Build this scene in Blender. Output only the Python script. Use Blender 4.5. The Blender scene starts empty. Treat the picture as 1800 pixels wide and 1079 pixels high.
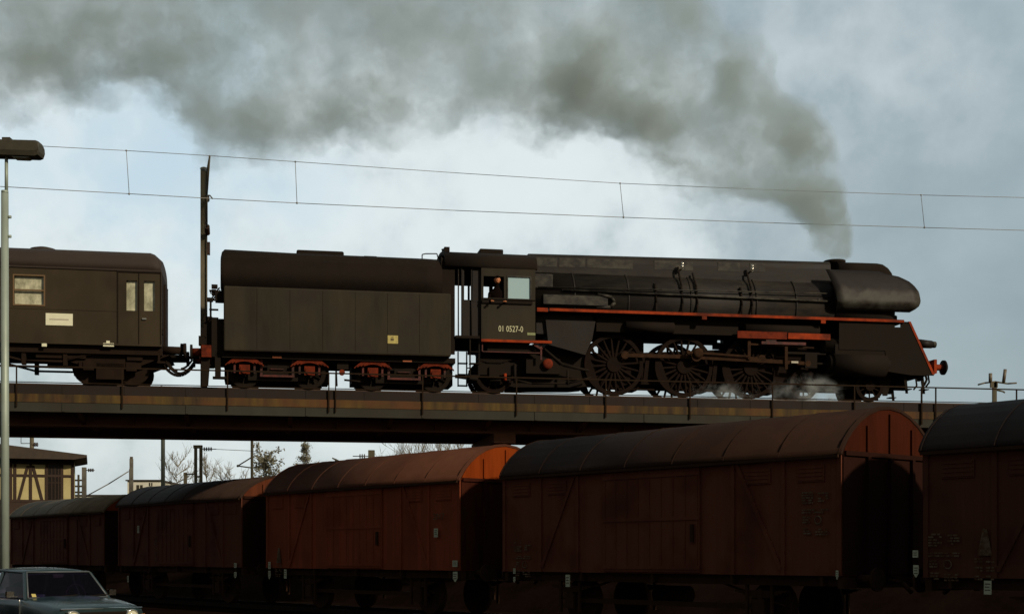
import bpy, math, random
from mathutils import Vector, Matrix
R_ = math.radians
random.seed(7)
scene = bpy.context.scene
COL = scene.collection

# ------------------------------------------------------------------ camera
EYE = 1.65
F = 2400.0            # focal length in photo pixels (1800 px wide)
HOR = 975.0           # horizon row in the photo
cd = bpy.data.cameras.new('camera'); cam = bpy.data.objects.new('camera', cd); COL.objects.link(cam)
cam.location = (0, 0, EYE); cam.rotation_euler = (R_(90), 0, 0)
cd.sensor_width = 36; cd.lens = F / 1800 * 36
cd.shift_y = (HOR - 539.5) / 1800
cd.clip_end = 6000; cd.clip_start = .1
scene.camera = cam

# ------------------------------------------------------------------ measuring helpers
AL = R_(10.38); CA, SA = math.cos(AL), math.sin(AL)
OX, OY = -1.4 * SA, 43 + 1.4 * CA        # centre line of the train's track at s = 0
RAIL = 6.80                               # rail top above the car park
def P(px, py, w):
    """point on the vertical plane w metres in front of the track centre line -> (s, z above rail)"""
    k = (px - 900) / F
    s = (k * (OY - w * CA) - OX - w * SA) / (CA - k * SA)
    y = OY + s * SA - w * CA
    return s, EYE + (HOR - py) * y / F - RAIL
def S(px, w): return P(px, 0, w)[0]
def Z(px, py, w): return P(px, py, w)[1]
def at(px, py, y): return Vector(((px - 900) / F * y, y, EYE + (HOR - py) * y / F))
def train_to_world(s, y, z=0): return Vector((OX + s * CA - y * SA, OY + s * SA + y * CA, RAIL + z))

# ------------------------------------------------------------------ materials
def _n(t, k, **kw):
    n = t.nodes.new(k)
    for a, v in kw.items(): setattr(n, a, v)
    return n
MATS = {}
def mat(name, base, base2=None, rough=.6, metal=0.0, scale=3.0, detail=6, stretch=(1, 1, 1), lo=.35, hi=.65, bump=0.0, bscale=30, base3=None, s3=.6, spec=.5):
    if name in MATS: return MATS[name]
    m = bpy.data.materials.new(name); m.use_nodes = True; t = m.node_tree
    b = t.nodes['Principled BSDF']; L = t.links.new
    b.inputs['Roughness'].default_value = rough; b.inputs['Metallic'].default_value = metal
    b.inputs['Specular IOR Level'].default_value = spec
    b.inputs['Base Color'].default_value = (*base, 1)
    if base2 or bump:
        tc = _n(t, 'ShaderNodeTexCoord'); mp = _n(t, 'ShaderNodeMapping'); mp.inputs['Scale'].default_value = stretch
        L(tc.outputs['Object'], mp.inputs['Vector'])
    if base2:
        nz = _n(t, 'ShaderNodeTexNoise'); nz.inputs['Scale'].default_value = scale; nz.inputs['Detail'].default_value = detail
        nz.inputs['Roughness'].default_value = .62
        L(mp.outputs['Vector'], nz.inputs['Vector'])
        cr = _n(t, 'ShaderNodeValToRGB'); e = cr.color_ramp.elements
        e[0].position = lo; e[0].color = (*base, 1); e[1].position = hi; e[1].color = (*base2, 1)
        L(nz.outputs['Fac'], cr.inputs['Fac']); out = cr.outputs['Color']
        if base3:
            n3 = _n(t, 'ShaderNodeTexNoise'); n3.inputs['Scale'].default_value = s3; n3.inputs['Detail'].default_value = 4
            L(tc.outputs['Object'], n3.inputs['Vector'])
            mr = _n(t, 'ShaderNodeMapRange'); mr.inputs[1].default_value = .48; mr.inputs[2].default_value = .68
            L(n3.outputs['Fac'], mr.inputs['Value'])
            mx = _n(t, 'ShaderNodeMix', data_type='RGBA'); L(mr.outputs['Result'], mx.inputs['Factor'])
            L(out, mx.inputs['A']); mx.inputs['B'].default_value = (*base3, 1); out = mx.outputs['Result']
        L(out, b.inputs['Base Color'])
        rr = _n(t, 'ShaderNodeMapRange'); rr.inputs[3].default_value = max(.05, rough - .12); rr.inputs[4].default_value = min(1, rough + .15)
        L(nz.outputs['Fac'], rr.inputs['Value']); L(rr.outputs['Result'], b.inputs['Roughness'])
    if bump:
        bn = _n(t, 'ShaderNodeTexNoise'); bn.inputs['Scale'].default_value = bscale; bn.inputs['Detail'].default_value = 4
        L(mp.outputs['Vector'], bn.inputs['Vector'])
        bp = _n(t, 'ShaderNodeBump'); bp.inputs['Strength'].default_value = bump; bp.inputs['Distance'].default_value = .02
        L(bn.outputs['Fac'], bp.inputs['Height']); L(bp.outputs['Normal'], b.inputs['Normal'])
    MATS[name] = m
    return m
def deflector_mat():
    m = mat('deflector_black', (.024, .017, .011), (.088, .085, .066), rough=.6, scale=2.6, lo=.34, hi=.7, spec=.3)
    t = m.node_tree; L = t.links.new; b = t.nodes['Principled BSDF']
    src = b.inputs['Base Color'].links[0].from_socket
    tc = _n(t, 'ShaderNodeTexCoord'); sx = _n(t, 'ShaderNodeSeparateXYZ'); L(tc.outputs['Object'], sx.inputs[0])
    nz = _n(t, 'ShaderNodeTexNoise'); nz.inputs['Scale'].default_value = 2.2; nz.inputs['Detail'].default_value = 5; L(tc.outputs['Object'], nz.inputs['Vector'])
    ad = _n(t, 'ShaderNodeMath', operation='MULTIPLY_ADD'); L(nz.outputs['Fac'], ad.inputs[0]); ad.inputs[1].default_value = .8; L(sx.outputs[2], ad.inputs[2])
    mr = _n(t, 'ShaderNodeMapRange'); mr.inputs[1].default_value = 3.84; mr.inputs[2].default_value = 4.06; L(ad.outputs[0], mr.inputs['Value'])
    mx = _n(t, 'ShaderNodeMix', data_type='RGBA'); L(mr.outputs['Result'], mx.inputs['Factor']); L(src, mx.inputs['A']); mx.inputs['B'].default_value = (.011, .007, .004, 1)  # sheen on the lower panel put into the colour: grey below, dark above
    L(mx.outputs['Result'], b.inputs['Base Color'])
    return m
def glass(name, col, rough=.05, alpha_trans=.6, dcol=(.35, .36, .33), ior=1.5):
    if name in MATS: return MATS[name]
    m = bpy.data.materials.new(name); m.use_nodes = True; t = m.node_tree; L = t.links.new
    out = t.nodes['Material Output']; b = t.nodes['Principled BSDF']; t.nodes.remove(b)
    tr = _n(t, 'ShaderNodeBsdfTransparent'); tr.inputs['Color'].default_value = (*col, 1)
    gl = _n(t, 'ShaderNodeBsdfGlossy'); gl.inputs['Roughness'].default_value = rough
    df = _n(t, 'ShaderNodeBsdfDiffuse'); df.inputs['Color'].default_value = (*dcol, 1)
    fr = _n(t, 'ShaderNodeFresnel'); fr.inputs['IOR'].default_value = ior
    m1 = _n(t, 'ShaderNodeMixShader'); L(fr.outputs[0], m1.inputs[0]); L(tr.outputs[0], m1.inputs[1]); L(gl.outputs[0], m1.inputs[2])
    m2 = _n(t, 'ShaderNodeMixShader'); m2.inputs[0].default_value = 1 - alpha_trans
    L(m1.outputs[0], m2.inputs[1]); L(df.outputs[0], m2.inputs[2]); L(m2.outputs[0], out.inputs['Surface'])
    MATS[name] = m
    return m

BLACK  = mat('loco_black', (.012, .0085, .005), (.019, .013, .008), rough=.65, spec=.3, scale=1.6, bump=.15, bscale=9, base3=(.012, .007, .004))
SOOT   = mat('soot_black', (.011, .0068, .0036), (.016, .010, .0055), rough=.85, scale=2.5, spec=.2)
CLAD   = mat('boiler_cladding', (.007, .005, .003), (.027, .021, .013), rough=.6, spec=.3, scale=2.2, lo=.36, hi=.7, stretch=(.7, 1, 2.2), bump=.12, bscale=5, base3=(.011, .007, .004), s3=.9)
GREYM  = mat('lit_cladding', (.012, .009, .006), (.068, .062, .044), rough=.6, spec=.3, scale=3.2, stretch=(1, 1, 1.6), lo=.4, hi=.66)
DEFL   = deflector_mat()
REDL   = mat('frame_red', (.40, .050, .008), (.22, .030, .007), rough=.75, spec=.15, scale=4, lo=.4, hi=.7, base3=(.12, .022, .008), s3=1.6)
BOGR   = mat('bogie_red', (.19, .026, .007), (.07, .014, .006), rough=.8, scale=5, lo=.4, hi=.7, spec=.15)
REDD   = mat('dirty_frame_red', (.12, .017, .007), (.03, .010, .005), rough=.7, scale=3, lo=.4, hi=.62)
RODM   = mat('oily_rod_steel', (.050, .021, .007), (.024, .011, .005), rough=.8, spec=.15, metal=0, scale=5)
STEEL  = mat('bright_metal', (.75, .70, .58), rough=.22, metal=1.0)
TENDER = mat('tender_side', (.021, .016, .008), (.044, .035, .018), rough=.75, spec=.25, scale=.9, stretch=(1.6, 1, .35), bump=.2, bscale=3, base3=(.03, .023, .016), s3=.7)
CREAM  = mat('cream_paint', (.72, .70, .42), rough=.6)
YELLOW = mat('yellow_plate', (.62, .52, .14), (.45, .36, .12), rough=.6, scale=12)
COACH  = mat('coach_olive', (.040, .028, .013), (.055, .040, .020), rough=.75, spec=.25, scale=.8, stretch=(1, 1, .4), base3=(.03, .020, .010))
COACHR = mat('coach_roof', (.028, .016, .009), (.036, .022, .013), rough=.75, scale=1.3)
CUND   = mat('coach_underframe', (.016, .009, .005), (.024, .013, .007), rough=.9, scale=3, spec=.15)
CURT   = mat('curtain_pane', (.72, .70, .46), (.30, .29, .18), rough=.2, scale=5, stretch=(1, 1, .6), spec=.8)
WHITE  = mat('white_board', (.95, .93, .66), (.86, .84, .58), rough=.5, scale=6)
RUST   = mat('bridge_rust', (.014, .007, .0035), (.021, .011, .006), rough=.85, scale=1.6, base3=(.014, .008, .004))
LEDGE  = mat('lichen_ledge', (.034, .017, .005), (.125, .075, .014), rough=.9, scale=1.7, stretch=(2.2, 1, .25), lo=.36, hi=.68, base3=(.11, .042, .010), s3=.8)
GREYC  = mat('grey_green_paint', (.040, .038, .027), (.055, .052, .038), rough=.85, spec=.2, scale=1.2, stretch=(1, 1, .4), base3=(.042, .036, .026))
DARKU  = mat('girder_dark', (.15, .066, .034), (.18, .08, .042), rough=.85, scale=1.5)
RAILM  = mat('railing_paint', (.022, .013, .007), (.032, .019, .010), rough=.9, scale=8, spec=.1)
CONC   = mat('concrete', (.22, .20, .15), (.15, .13, .10), rough=.9, scale=6)
POLEM  = mat('galvanised_pole', (.40, .47, .38), (.31, .36, .29), rough=.5, scale=5, stretch=(1, 1, .3), metal=.2)
MASTM  = mat('mast_olive', (.10, .085, .045), (.14, .115, .065), rough=.75, scale=4, stretch=(1, 1, .3))
LAMPM  = mat('lamp_housing', (.045, .038, .022), (.06, .052, .03), rough=.6, scale=6)
WIRE   = mat('wire_grey', (.30, .29, .27), rough=.9, spec=.1)
WHEEL  = mat('grimy_wheel', (.015, .0065, .0036), (.010, .0055, .003), rough=.9, scale=5, spec=.15)
INSUL  = mat('insulator_brown', (.05, .025, .015), rough=.3)
DIFF   = mat('lamp_diffuser', (.30, .30, .22), rough=.3)
GROUND = mat('cinder_ground', (.009, .005, .003), (.016, .009, .006), rough=1, scale=.7, bump=.5, bscale=6, spec=0)
ASPH   = mat('asphalt', (.012, .008, .006), (.02, .014, .010), rough=.95, scale=2, bump=.4, bscale=40, spec=.1)
BALL   = mat('ballast', (.012, .007, .004), (.022, .013, .008), rough=1, scale=9, bump=.8, bscale=14, spec=0)
SLEEP  = mat('sleeper_wood', (.030, .019, .012), (.045, .03, .019), rough=.9, scale=8)
RAILS  = mat('rail_steel', (.05, .028, .016), (.08, .045, .025), rough=.6, scale=6, metal=.4)
CREAMW = mat('cream_render', (.52, .43, .18), (.60, .51, .24), rough=.85, scale=1.5, base3=(.44, .35, .15))
TIMBER = mat('dark_timber', (.035, .017, .008), (.05, .026, .013), rough=.8, scale=5)
ROOFD  = mat('felt_roof', (.05, .034, .022), (.07, .05, .034), rough=.9, scale=3)
PALE   = mat('pale_render', (.85, .82, .66), (.74, .70, .54), rough=.9, scale=.8)
BARK   = mat('bark', (.14, .12, .08), (.2, .17, .12), rough=.95, scale=6)
TWIG   = mat('twig', (.20, .18, .125), (.28, .25, .18), rough=.95, scale=2)
EVERG  = mat('dull_foliage', (.14, .13, .08), (.2, .19, .12), rough=.9, scale=1.2)
CARP   = mat('car_paint', (.012, .030, .032), (.015, .036, .038), rough=.22, scale=2, spec=.9)
CHROME = mat('chrome', (.8, .8, .75), rough=.12, metal=1.0)
TYRE   = mat('tyre_rubber', (.012, .011, .010), rough=.85)
CINT   = mat('car_interior', (.02, .012, .010), rough=.9)
CGLASS = glass('car_glass', (.34, .28, .46), .04, .985, (.10, .08, .16), 1.2)
SGLASS = glass('side_glass', (.30, .26, .30), .04, .99, (.06, .05, .06), 1.06)
PANE   = glass('sky_lit_pane', (.80, .93, .92), .08, .12, (.50, .70, .72))  # pale diffuse colour stands in for sky showing in the cab window
LENS   = mat('headlamp_lens', (.75, .72, .50), rough=.08, spec=1.0)
REDSEAT= mat('red_cover', (.18, .02, .015), rough=.8)
SKIN   = mat('skin', (.62, .24, .09), (.54, .20, .08), rough=.55, scale=10)
CLOTH  = mat('dark_overall', (.008, .005, .004), rough=1, spec=0)
HAIR   = mat('dark_hair', (.02, .012, .008), rough=.7)

# ------------------------------------------------------------------ mesh builder
class MB:
    def __init__(s): s.v = []; s.f = []; s.sm = []
    def add(s, vs, fs, smooth=False):
        o = len(s.v); s.v += [tuple(p) for p in vs]
        for f in fs: s.f.append([i + o for i in f]); s.sm.append(smooth)
        return s
    def box(s, x0, x1, y0, y1, z0, z1):
        x0, x1 = min(x0, x1), max(x0, x1); y0, y1 = min(y0, y1), max(y0, y1); z0, z1 = min(z0, z1), max(z0, z1)
        v = [(x0, y0, z0), (x1, y0, z0), (x1, y1, z0), (x0, y1, z0), (x0, y0, z1), (x1, y0, z1), (x1, y1, z1), (x0, y1, z1)]
        return s.add(v, [(3, 2, 1, 0), (4, 5, 6, 7), (0, 1, 5, 4), (1, 2, 6, 5), (2, 3, 7, 6), (3, 0, 4, 7)])
    def prism(s, pts, y0, y1, axis='y', smooth=False):
        """polygon pts (two coordinates) extruded along axis"""
        n = len(pts); a, b = min(y0, y1), max(y0, y1)
        def mk(p, t): return {'y': (p[0], t, p[1]), 'x': (t, p[0], p[1]), 'z': (p[0], p[1], t)}[axis]
        area = sum(pts[i][0] * pts[(i + 1) % n][1] - pts[(i + 1) % n][0] * pts[i][1] for i in range(n))
        if (area < 0) != (axis == 'y'): pts = list(reversed(pts))
        # normalised so that the faces point outward
        if axis == 'y':
            pts = list(reversed(pts)) if False else pts
        v = [mk(p, a) for p in pts] + [mk(p, b) for p in pts]
        fs = [tuple(range(n - 1, -1, -1)), tuple(range(n, 2 * n))]
        s.add(v, fs, False)
        o = len(s.v) - 2 * n
        for i in range(n):
            j = (i + 1) % n; s.f.append([o + i, o + j, o + n + j, o + n + i]); s.sm.append(smooth)
        return s
    def cyl(s, p0, p1, r0, r1=None, n=12, cap=True, smooth=True):
        r1 = r0 if r1 is None else r1
        p0, p1 = Vector(p0), Vector(p1); d = (p1 - p0)
        if d.length < 1e-9: return s
        d.normalize(); a = d.orthogonal().normalized(); b = d.cross(a)
        v = []
        for p, r in ((p0, r0), (p1, r1)):
            for i in range(n):
                t = 2 * math.pi * i / n; v.append(p + (a * math.cos(t) + b * math.sin(t)) * r)
        o = len(s.v); s.v += [tuple(q) for q in v]
        for i in range(n):
            j = (i + 1) % n; s.f.append([o + i, o + j, o + n + j, o + n + i]); s.sm.append(smooth)
        if cap:
            s.f.append([o + i for i in range(n - 1, -1, -1)]); s.sm.append(False)
            s.f.append([o + n + i for i in range(n)]); s.sm.append(False)
        return s
    def tube(s, pts, r, n=6):
        for a, b in zip(pts[:-1], pts[1:]): s.cyl(a, b, r, n=n)
        return s
    def lathe(s, prof, c, axis='x', n=28, smooth=True, sy=1.0):
        """prof: list of (t along axis, radius); c: centre of the axis at t = 0"""
        rings = []
        for t, r in prof:
            ring = []
            for i in range(n):
                a = 2 * math.pi * i / n; u, v = math.cos(a) * r, math.sin(a) * r
                p = {'x': (c[0] + t, c[1] + u * sy, c[2] + v), 'y': (c[0] + u, c[1] + t, c[2] + v), 'z': (c[0] + u, c[1] + v * sy, c[2] + t)}[axis]
                ring.append(p)
            rings.append(ring)
        o = len(s.v)
        for r in rings: s.v += r
        flip = axis == 'y'
        for k in range(len(rings) - 1):
            for i in range(n):
                j = (i + 1) % n; q = [o + k * n + i, o + k * n + j, o + (k + 1) * n + j, o + (k + 1) * n + i]
                s.f.append(q[::-1] if not flip else q); s.sm.append(smooth)
        s.f.append([o + i for i in range(n)]); s.sm.append(False)
        s.f.append([o + (len(rings) - 1) * n + i for i in range(n - 1, -1, -1)]); s.sm.append(False)
        return s
    def loft(s, secs, smooth=True, closed=True):
        n = len(secs[0]); o = len(s.v)
        for q in secs: s.v += [tuple(p) for p in q]
        for k in range(len(secs) - 1):
            for i in range(n if closed else n - 1):
                j = (i + 1) % n
                s.f.append([o + k * n + i, o + k * n + j, o + (k + 1) * n + j, o + (k + 1) * n + i]); s.sm.append(smooth)
        if closed:
            s.f.append([o + i for i in range(n - 1, -1, -1)]); s.sm.append(False)
            s.f.append([o + (len(secs) - 1) * n + i for i in range(n)]); s.sm.append(False)
        return s
    def torus(s, c, R, r, axis='y', n=28, m=6):
        o = len(s.v)
        for i in range(n):
            a = 2 * math.pi * i / n
            for j in range(m):
                b = 2 * math.pi * j / m; q = R + r * math.cos(b); h = r * math.sin(b)
                u, v = q * math.cos(a), q * math.sin(a)
                s.v.append({'y': (c[0] + u, c[1] + h, c[2] + v), 'x': (c[0] + h, c[1] + u, c[2] + v), 'z': (c[0] + u, c[1] + v, c[2] + h)}[axis])
        for i in range(n):
            for j in range(m):
                i2, j2 = (i + 1) % n, (j + 1) % m
                s.f.append([o + i * m + j, o + i2 * m + j, o + i2 * m + j2, o + i * m + j2]); s.sm.append(True)
        return s
    def sphere(s, c, r, n=12, m=8, sc=(1, 1, 1)):
        prof = []
        o = len(s.v)
        for k in range(1, m):
            t = math.pi * k / m
            for i in range(n):
                a = 2 * math.pi * i / n
                s.v.append((c[0] + r * sc[0] * math.sin(t) * math.cos(a), c[1] + r * sc[1] * math.sin(t) * math.sin(a), c[2] + r * sc[2] * math.cos(t)))
        top = len(s.v); s.v.append((c[0], c[1], c[2] + r * sc[2])); s.v.append((c[0], c[1], c[2] - r * sc[2]))
        for k in range(m - 2):
            for i in range(n):
                j = (i + 1) % n; s.f.append([o + k * n + i, o + (k + 1) * n + i, o + (k + 1) * n + j, o + k * n + j]); s.sm.append(True)
        for i in range(n):
            j = (i + 1) % n
            s.f.append([top, o + i, o + j]); s.sm.append(True)
            s.f.append([top + 1, o + (m - 2) * n + j, o + (m - 2) * n + i]); s.sm.append(True)
        return s
    def build(s, name, m, parent=None, off=(0, 0, 0), bevel=0, recalc=True):
        me = bpy.data.meshes.new(name)
        me.from_pydata([(p[0] - off[0], p[1] - off[1], p[2] - off[2]) for p in s.v], [], s.f)
        me.polygons.foreach_set('use_smooth', s.sm)
        me.update()
        if recalc:
            import bmesh
            bm = bmesh.new(); bm.from_mesh(me); bmesh.ops.recalc_face_normals(bm, faces=bm.faces); bm.to_mesh(me); bm.free()
        if m: me.materials.append(m)
        ob = bpy.data.objects.new(name, me); COL.objects.link(ob)
        if parent: ob.parent = parent
        if bevel:
            bv = ob.modifiers.new('bevel', 'BEVEL'); bv.width = bevel; bv.segments = 2; bv.limit_method = 'ANGLE'; bv.angle_limit = R_(40)
        return ob
def tag(o, label=None, cat=None, group=None, kind=None):
    if label: o['label'] = label
    if cat: o['category'] = cat
    if group: o['group'] = group
    if kind: o['kind'] = kind
    return o
def empty(name, loc, rz, label, cat, group=None):
    o = bpy.data.objects.new(name, None); COL.objects.link(o); o.location = loc; o.rotation_euler = (0, 0, rz)
    o.empty_display_size = .3
    return tag(o, label, cat, group)
def text(name, body, size, m, parent, loc, rot, ext=.004):
    c = bpy.data.curves.new(name, 'FONT'); c.body = body; c.size = size; c.extrude = ext; c.resolution_u = 2
    c.align_x = 'CENTER'; c.align_y = 'CENTER'
    t = bpy.data.objects.new(name, c); COL.objects.link(t)
    bpy.context.view_layer.update()
    me = bpy.data.meshes.new_from_object(t.evaluated_get(bpy.context.evaluated_depsgraph_get()))
    bpy.data.objects.remove(t)
    me.name = name; me.materials.clear(); me.materials.append(m)
    o = bpy.data.objects.new(name, me); COL.objects.link(o); o.parent = parent; o.location = loc; o.rotation_euler = rot
    return o
def copy_tree(o, parent=None):
    c = o.copy(); COL.objects.link(c); c.parent = parent
    for ch in list(o.children): copy_tree(ch, c)
    return c
class Rig:
    """root of a vehicle on the bridge; parts are given in train coordinates (s, y away from camera, z above rail)"""
    def __init__(s, name, s0, label, cat, group=None):
        s.s0 = s0; s.o = empty(name, train_to_world(s0, 0), AL, label, cat, group)
    def b(s, mb, name, m, parent=None, bevel=0): return mb.build(name, m, parent or s.o, off=(s.s0, 0, 0), bevel=bevel)

# ================================================================== setting
MB().box(-400, 400, -60, 900, -.3, 0).build('ground', GROUND)
bpy.data.objects['ground']['kind'] = 'structure'
g = MB(); g.add([(-30, -5, .012), (6, -5, .012), (-4, 21, .012), (-15, 34, .012), (-40, 34, .012)], [(0, 1, 2, 3, 4)])
tag(g.build('car_park', ASPH), kind='structure')
# ------------------------------------------------------------------ the line of wagons below
TH = R_(39.8); WX = Vector((math.sin(TH), -math.cos(TH), 0)); WN = Vector((math.cos(TH), math.sin(TH), 0))   # along the line towards the camera; away from the camera
WPERP = 21.15
WRZ = math.atan2(WX.y, WX.x)
def wpos(t): return -WX * t + WN * WPERP
tk = empty('siding_track', wpos(60), WRZ, None, None); tk['kind'] = 'structure'
m = MB()
for y in (-.75, .75):
    m.box(-70, 62, y - .035, y + .035, .04, .16); m.box(-70, 62, y - .07, y + .07, .035, .06)
m.build('rails', mat('siding_rail', (.012, .007, .004), (.02, .012, .008), rough=.9, scale=5, spec=.1), tk)
m = MB()
for i in range(int(132 / .65)): m.box(-70 + i * .65, -70 + i * .65 + .26, -1.3, 1.3, -.05, .035)
m.build('sleepers', mat('siding_sleeper', (.010, .006, .004), rough=1, spec=0), tk)
m = MB(); m.prism([(-2.4, -.02), (2.4, -.02), (1.7, .012), (-1.7, .012)], -70, 62, axis='x'); m.build('ballast', BALL, tk)

m = MB().prism([(4.2, 0), (60, 0), (56, 1.15), (6.2, 1.15)], -62, 62, axis='x')  # added dark bank: keeps the gaps under the wagons dark
bk = m.build('embankment', GROUND); bk.location = wpos(60); bk.rotation_euler = (0, 0, WRZ); bk['kind'] = 'structure'
def wagon_mats(i):
    sets = [((.085, .030, .016), (.105, .040, .021), (.05, .020, .010)),      # near
            ((.128, .039, .020), (.150, .049, .025), (.056, .011, .003)),
            ((.275, .058, .023), (.20, .050, .021), (.25, .041, .004)),
            ((.120, .038, .020), (.145, .048, .025), (.13, .036, .014)),
            ((.115, .037, .019), (.14, .047, .025), (.22, .040, .012))]
    rf = [((.020, .010, .006), (.03, .016, .010)), ((.026, .0105, .0045), (.036, .015, .0068)), ((.088, .031, .015), (.11, .042, .021)), ((.034, .018, .011), (.05, .028, .018)), ((.14, .11, .07), (.20, .16, .11))]
    a, b, e = sets[i]; r = rf[i]
    side = mat('wagon_side_%d' % i, a, b, rough=.9, spec=.15, scale=1.1, stretch=(5, 1, .22), base3=(a[0] * .62, a[1] * .62, a[2] * .62), s3=.7, bump=.25, bscale=4)
    end = mat('wagon_end_%d' % i, e, (e[0] * .62, e[1] * .62, e[2] * .7), rough=.9, spec=.08, scale=1.6, stretch=(1, 3, .4), lo=.4, hi=.75)
    roof = mat('wagon_roof_%d' % i, r[0], r[1], rough=.9, spec=.2, scale=1.4, stretch=(1, 1, 1), base3=(r[0][0] * .75, r[0][1] * .75, r[0][2] * .75), bump=.2, bscale=12)
    low = mat('wagon_lower_end_%d' % i, tuple(c * .2 for c in a), tuple(c * .15 for c in b), rough=.95, spec=.1, scale=2, stretch=(1, 3, .4))  # neighbour's shadow put into the colour: side paint darkened for lower ends
    return side, end, roof, low
WFR = mat('wagon_frame', (.035, .017, .009), (.05, .024, .013), rough=.95, scale=3, spec=.1)
WPLATE = mat('wagon_plate', (.50, .54, .38), (.36, .40, .28), rough=.7, scale=14)
WMARK = mat('faded_marking', (.16, .12, .075), (.085, .045, .024), rough=.9, scale=7, lo=.4, hi=.6, spec=.1)
def wagon(i, t0, length, ridge, eave, label, plates, tables):
    """t0: distance along the line to its near end"""
    c = t0 + length / 2
    root = empty('goods_wagon', wpos(c), WRZ, label, 'goods wagon', 'covered goods wagons coupled in a line')
    side, end, roofm, low = wagon_mats(i)
    h = length / 2; hw = 1.36; z0 = 1.28; rl = .16
    # body: planked box under the arched roof, ends rising to the arch
    def arch(w, ze, zr, n=14):
        pts = []
        for k in range(n + 1):
            a = math.pi * k / n; x = -w * math.cos(a)
            pts.append((x, ze + (zr - ze) * (math.sin(a) ** 1.55)))
        return pts
    MB().box(-h, h, -hw, hw, z0, eave).build('body', side, root)
    m = MB()
    for e in (-1, 1):                                     # end walls up into the arch
        q = MB().box(e * h, e * (h + .03), -hw, hw, z0 + .02, eave - .02)
        for k in (-.68, 0.0, .68): q.box(e * (h + .03), e * (h + .095), k - .04, k + .04, z0, eave - .06)
        q.box(e * (h + .03), e * (h + .075), -hw + .02, hw - .02, eave - .06, eave + .02)
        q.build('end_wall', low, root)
        pts = [(-hw, eave - .018)] + arch(hw - .01, eave, ridge - .05)[1:-1] + [(hw, eave - .018)]
        q = MB().prism(pts, e * h - (.0 if e > 0 else .03), e * h + (.03 if e > 0 else .0), axis='x')
        for k in (-.68, 0.0, .68): q.box(e * (h + .03), e * (h + .07), k - .03, k + .03, eave + .03, eave + (ridge - eave) * (.84 if k == 0 else .56))
        q.build('gable', end, root)
    # roof: curved sheet with seams and a drip edge
    secs = []
    a_out = arch(hw + .10, eave - .02, ridge); a_in = arch(hw + .06, eave - .06, ridge - .05)
    prof = a_out + list(reversed(a_in))
    m = MB().prism(prof, -h - .05, h + .05, axis='x', smooth=True)
    nse = 7
    for k in range(nse + 1):
        x = -h + (2 * h) * k / nse
        pp = arch(hw + .104, eave - .016, ridge + .004)
        for a, b in zip(pp[:-1], pp[1:]): m.cyl((x, a[0], a[1]), (x, b[0], b[1]), .008, n=5, cap=False)
    ro = m.build('roof', roofm, root)
    MB().box(-h, h, -hw - .13, -hw - .10, eave - .10, eave - .045).box(-h, h, hw + .10, hw + .13, eave - .10, eave - .045).build('gutter', WFR, ro)
    # side framing: posts and braces, sliding door with rail
    for sgn in (-1, 1):
        y0, y1 = sgn * hw, sgn * (hw + .034)
        for k in (-1, -.73, -.47, .47, .73, 1):
            x = k * (h - .045); MB().box(x - .045, x + .045, y0, y1, z0, eave - .03).build('side_post', side, root)
        for s2 in (-1, 1):
            m = MB()
            xa, xb = s2 * .47 * (h - .045), s2 * .73 * (h - .045)
            m.prism([(xa + .05, eave - .1), (xa + .14, eave - .1), (xb, z0 + .1), (xb - .09, z0 + .1)] if s2 > 0 else [(xa - .05, eave - .1), (xa - .14, eave - .1), (xb, z0 + .1), (xb + .09, z0 + .1)], min(y0, y1), max(y0, y1) - (.012 if sgn > 0 else 0))
            m.build('side_brace', side, root)
    for sgn in (-1, 1):
        q = MB(); dw = .29 * h
        y0, y1 = sgn * (hw + .01), sgn * (hw + .045)
        q.box(-dw, dw, y0, y1, z0 + .03, eave - .10)
        for k in range(9):
            x = -dw + .06 + (2 * dw - .12) * k / 8; q.box(x - .012, x + .012, y1, y1 + sgn * .012, z0 + .08, eave - .16)
        for z in (z0 + .12, (z0 + eave) / 2, eave - .22): q.box(-dw, dw, y1, y1 + sgn * .018, z - .035, z + .035)
        d = q.build('sliding_door', side, root)
        MB().box(dw - .2, dw - .13, y1 + sgn * .012, y1 + sgn * .06, 1.9, 2.25).build('handle', WFR, d)
        MB().box(-h * .62, h * .62, sgn * (hw + .03), sgn * (hw + .10), eave - .10, eave - .055).build('door_rail', WFR, root)
        for s2 in (-1, 1):
            for s3 in (.60, .86):
                v = MB(); x = s2 * s3 * h - .02
                v.box(x - .3, x + .3, sgn * (hw + .004), sgn * (hw + .02), eave - .50, eave - .2)
                for q2 in range(4): v.box(x - .27, x + .27, sgn * (hw + .02), sgn * (hw + .032), eave - .475 + q2 * .07, eave - .445 + q2 * .07)
                v.build('vent_hatch', side, root)
    # underframe
    m = MB()
    for sgn in (-1, 1):
        m.box(-h, h, sgn * 1.12, sgn * 1.2, .93 + rl, 1.27)
        for k in (-.9, -.45, 0, .45, .9): m.box(k * h - .03, k * h + .03, sgn * 1.2, sgn * 1.34, 1.1, 1.27)
    for e in (-1, 1): m.box(e * h, e * (h - .12), -1.33, 1.33, .9 + rl, 1.27)
    m.box(-h, h, -.25, .25, .95 + rl, 1.25); m.box(-h * .6, h * .6, -1.0, -.9, .62, .72)
    m.cyl((-1.5, .4, .8), (-.6, .4, .8), .2)
    for k in (-.3, .3): m.tube([(k * h * 2.2, -.95, .7), (k * h, -.95, 1.15)], .025)
    m.build('underframe', WFR, root)
    ax = h - 2.0 * (h / 4.6)
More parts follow.
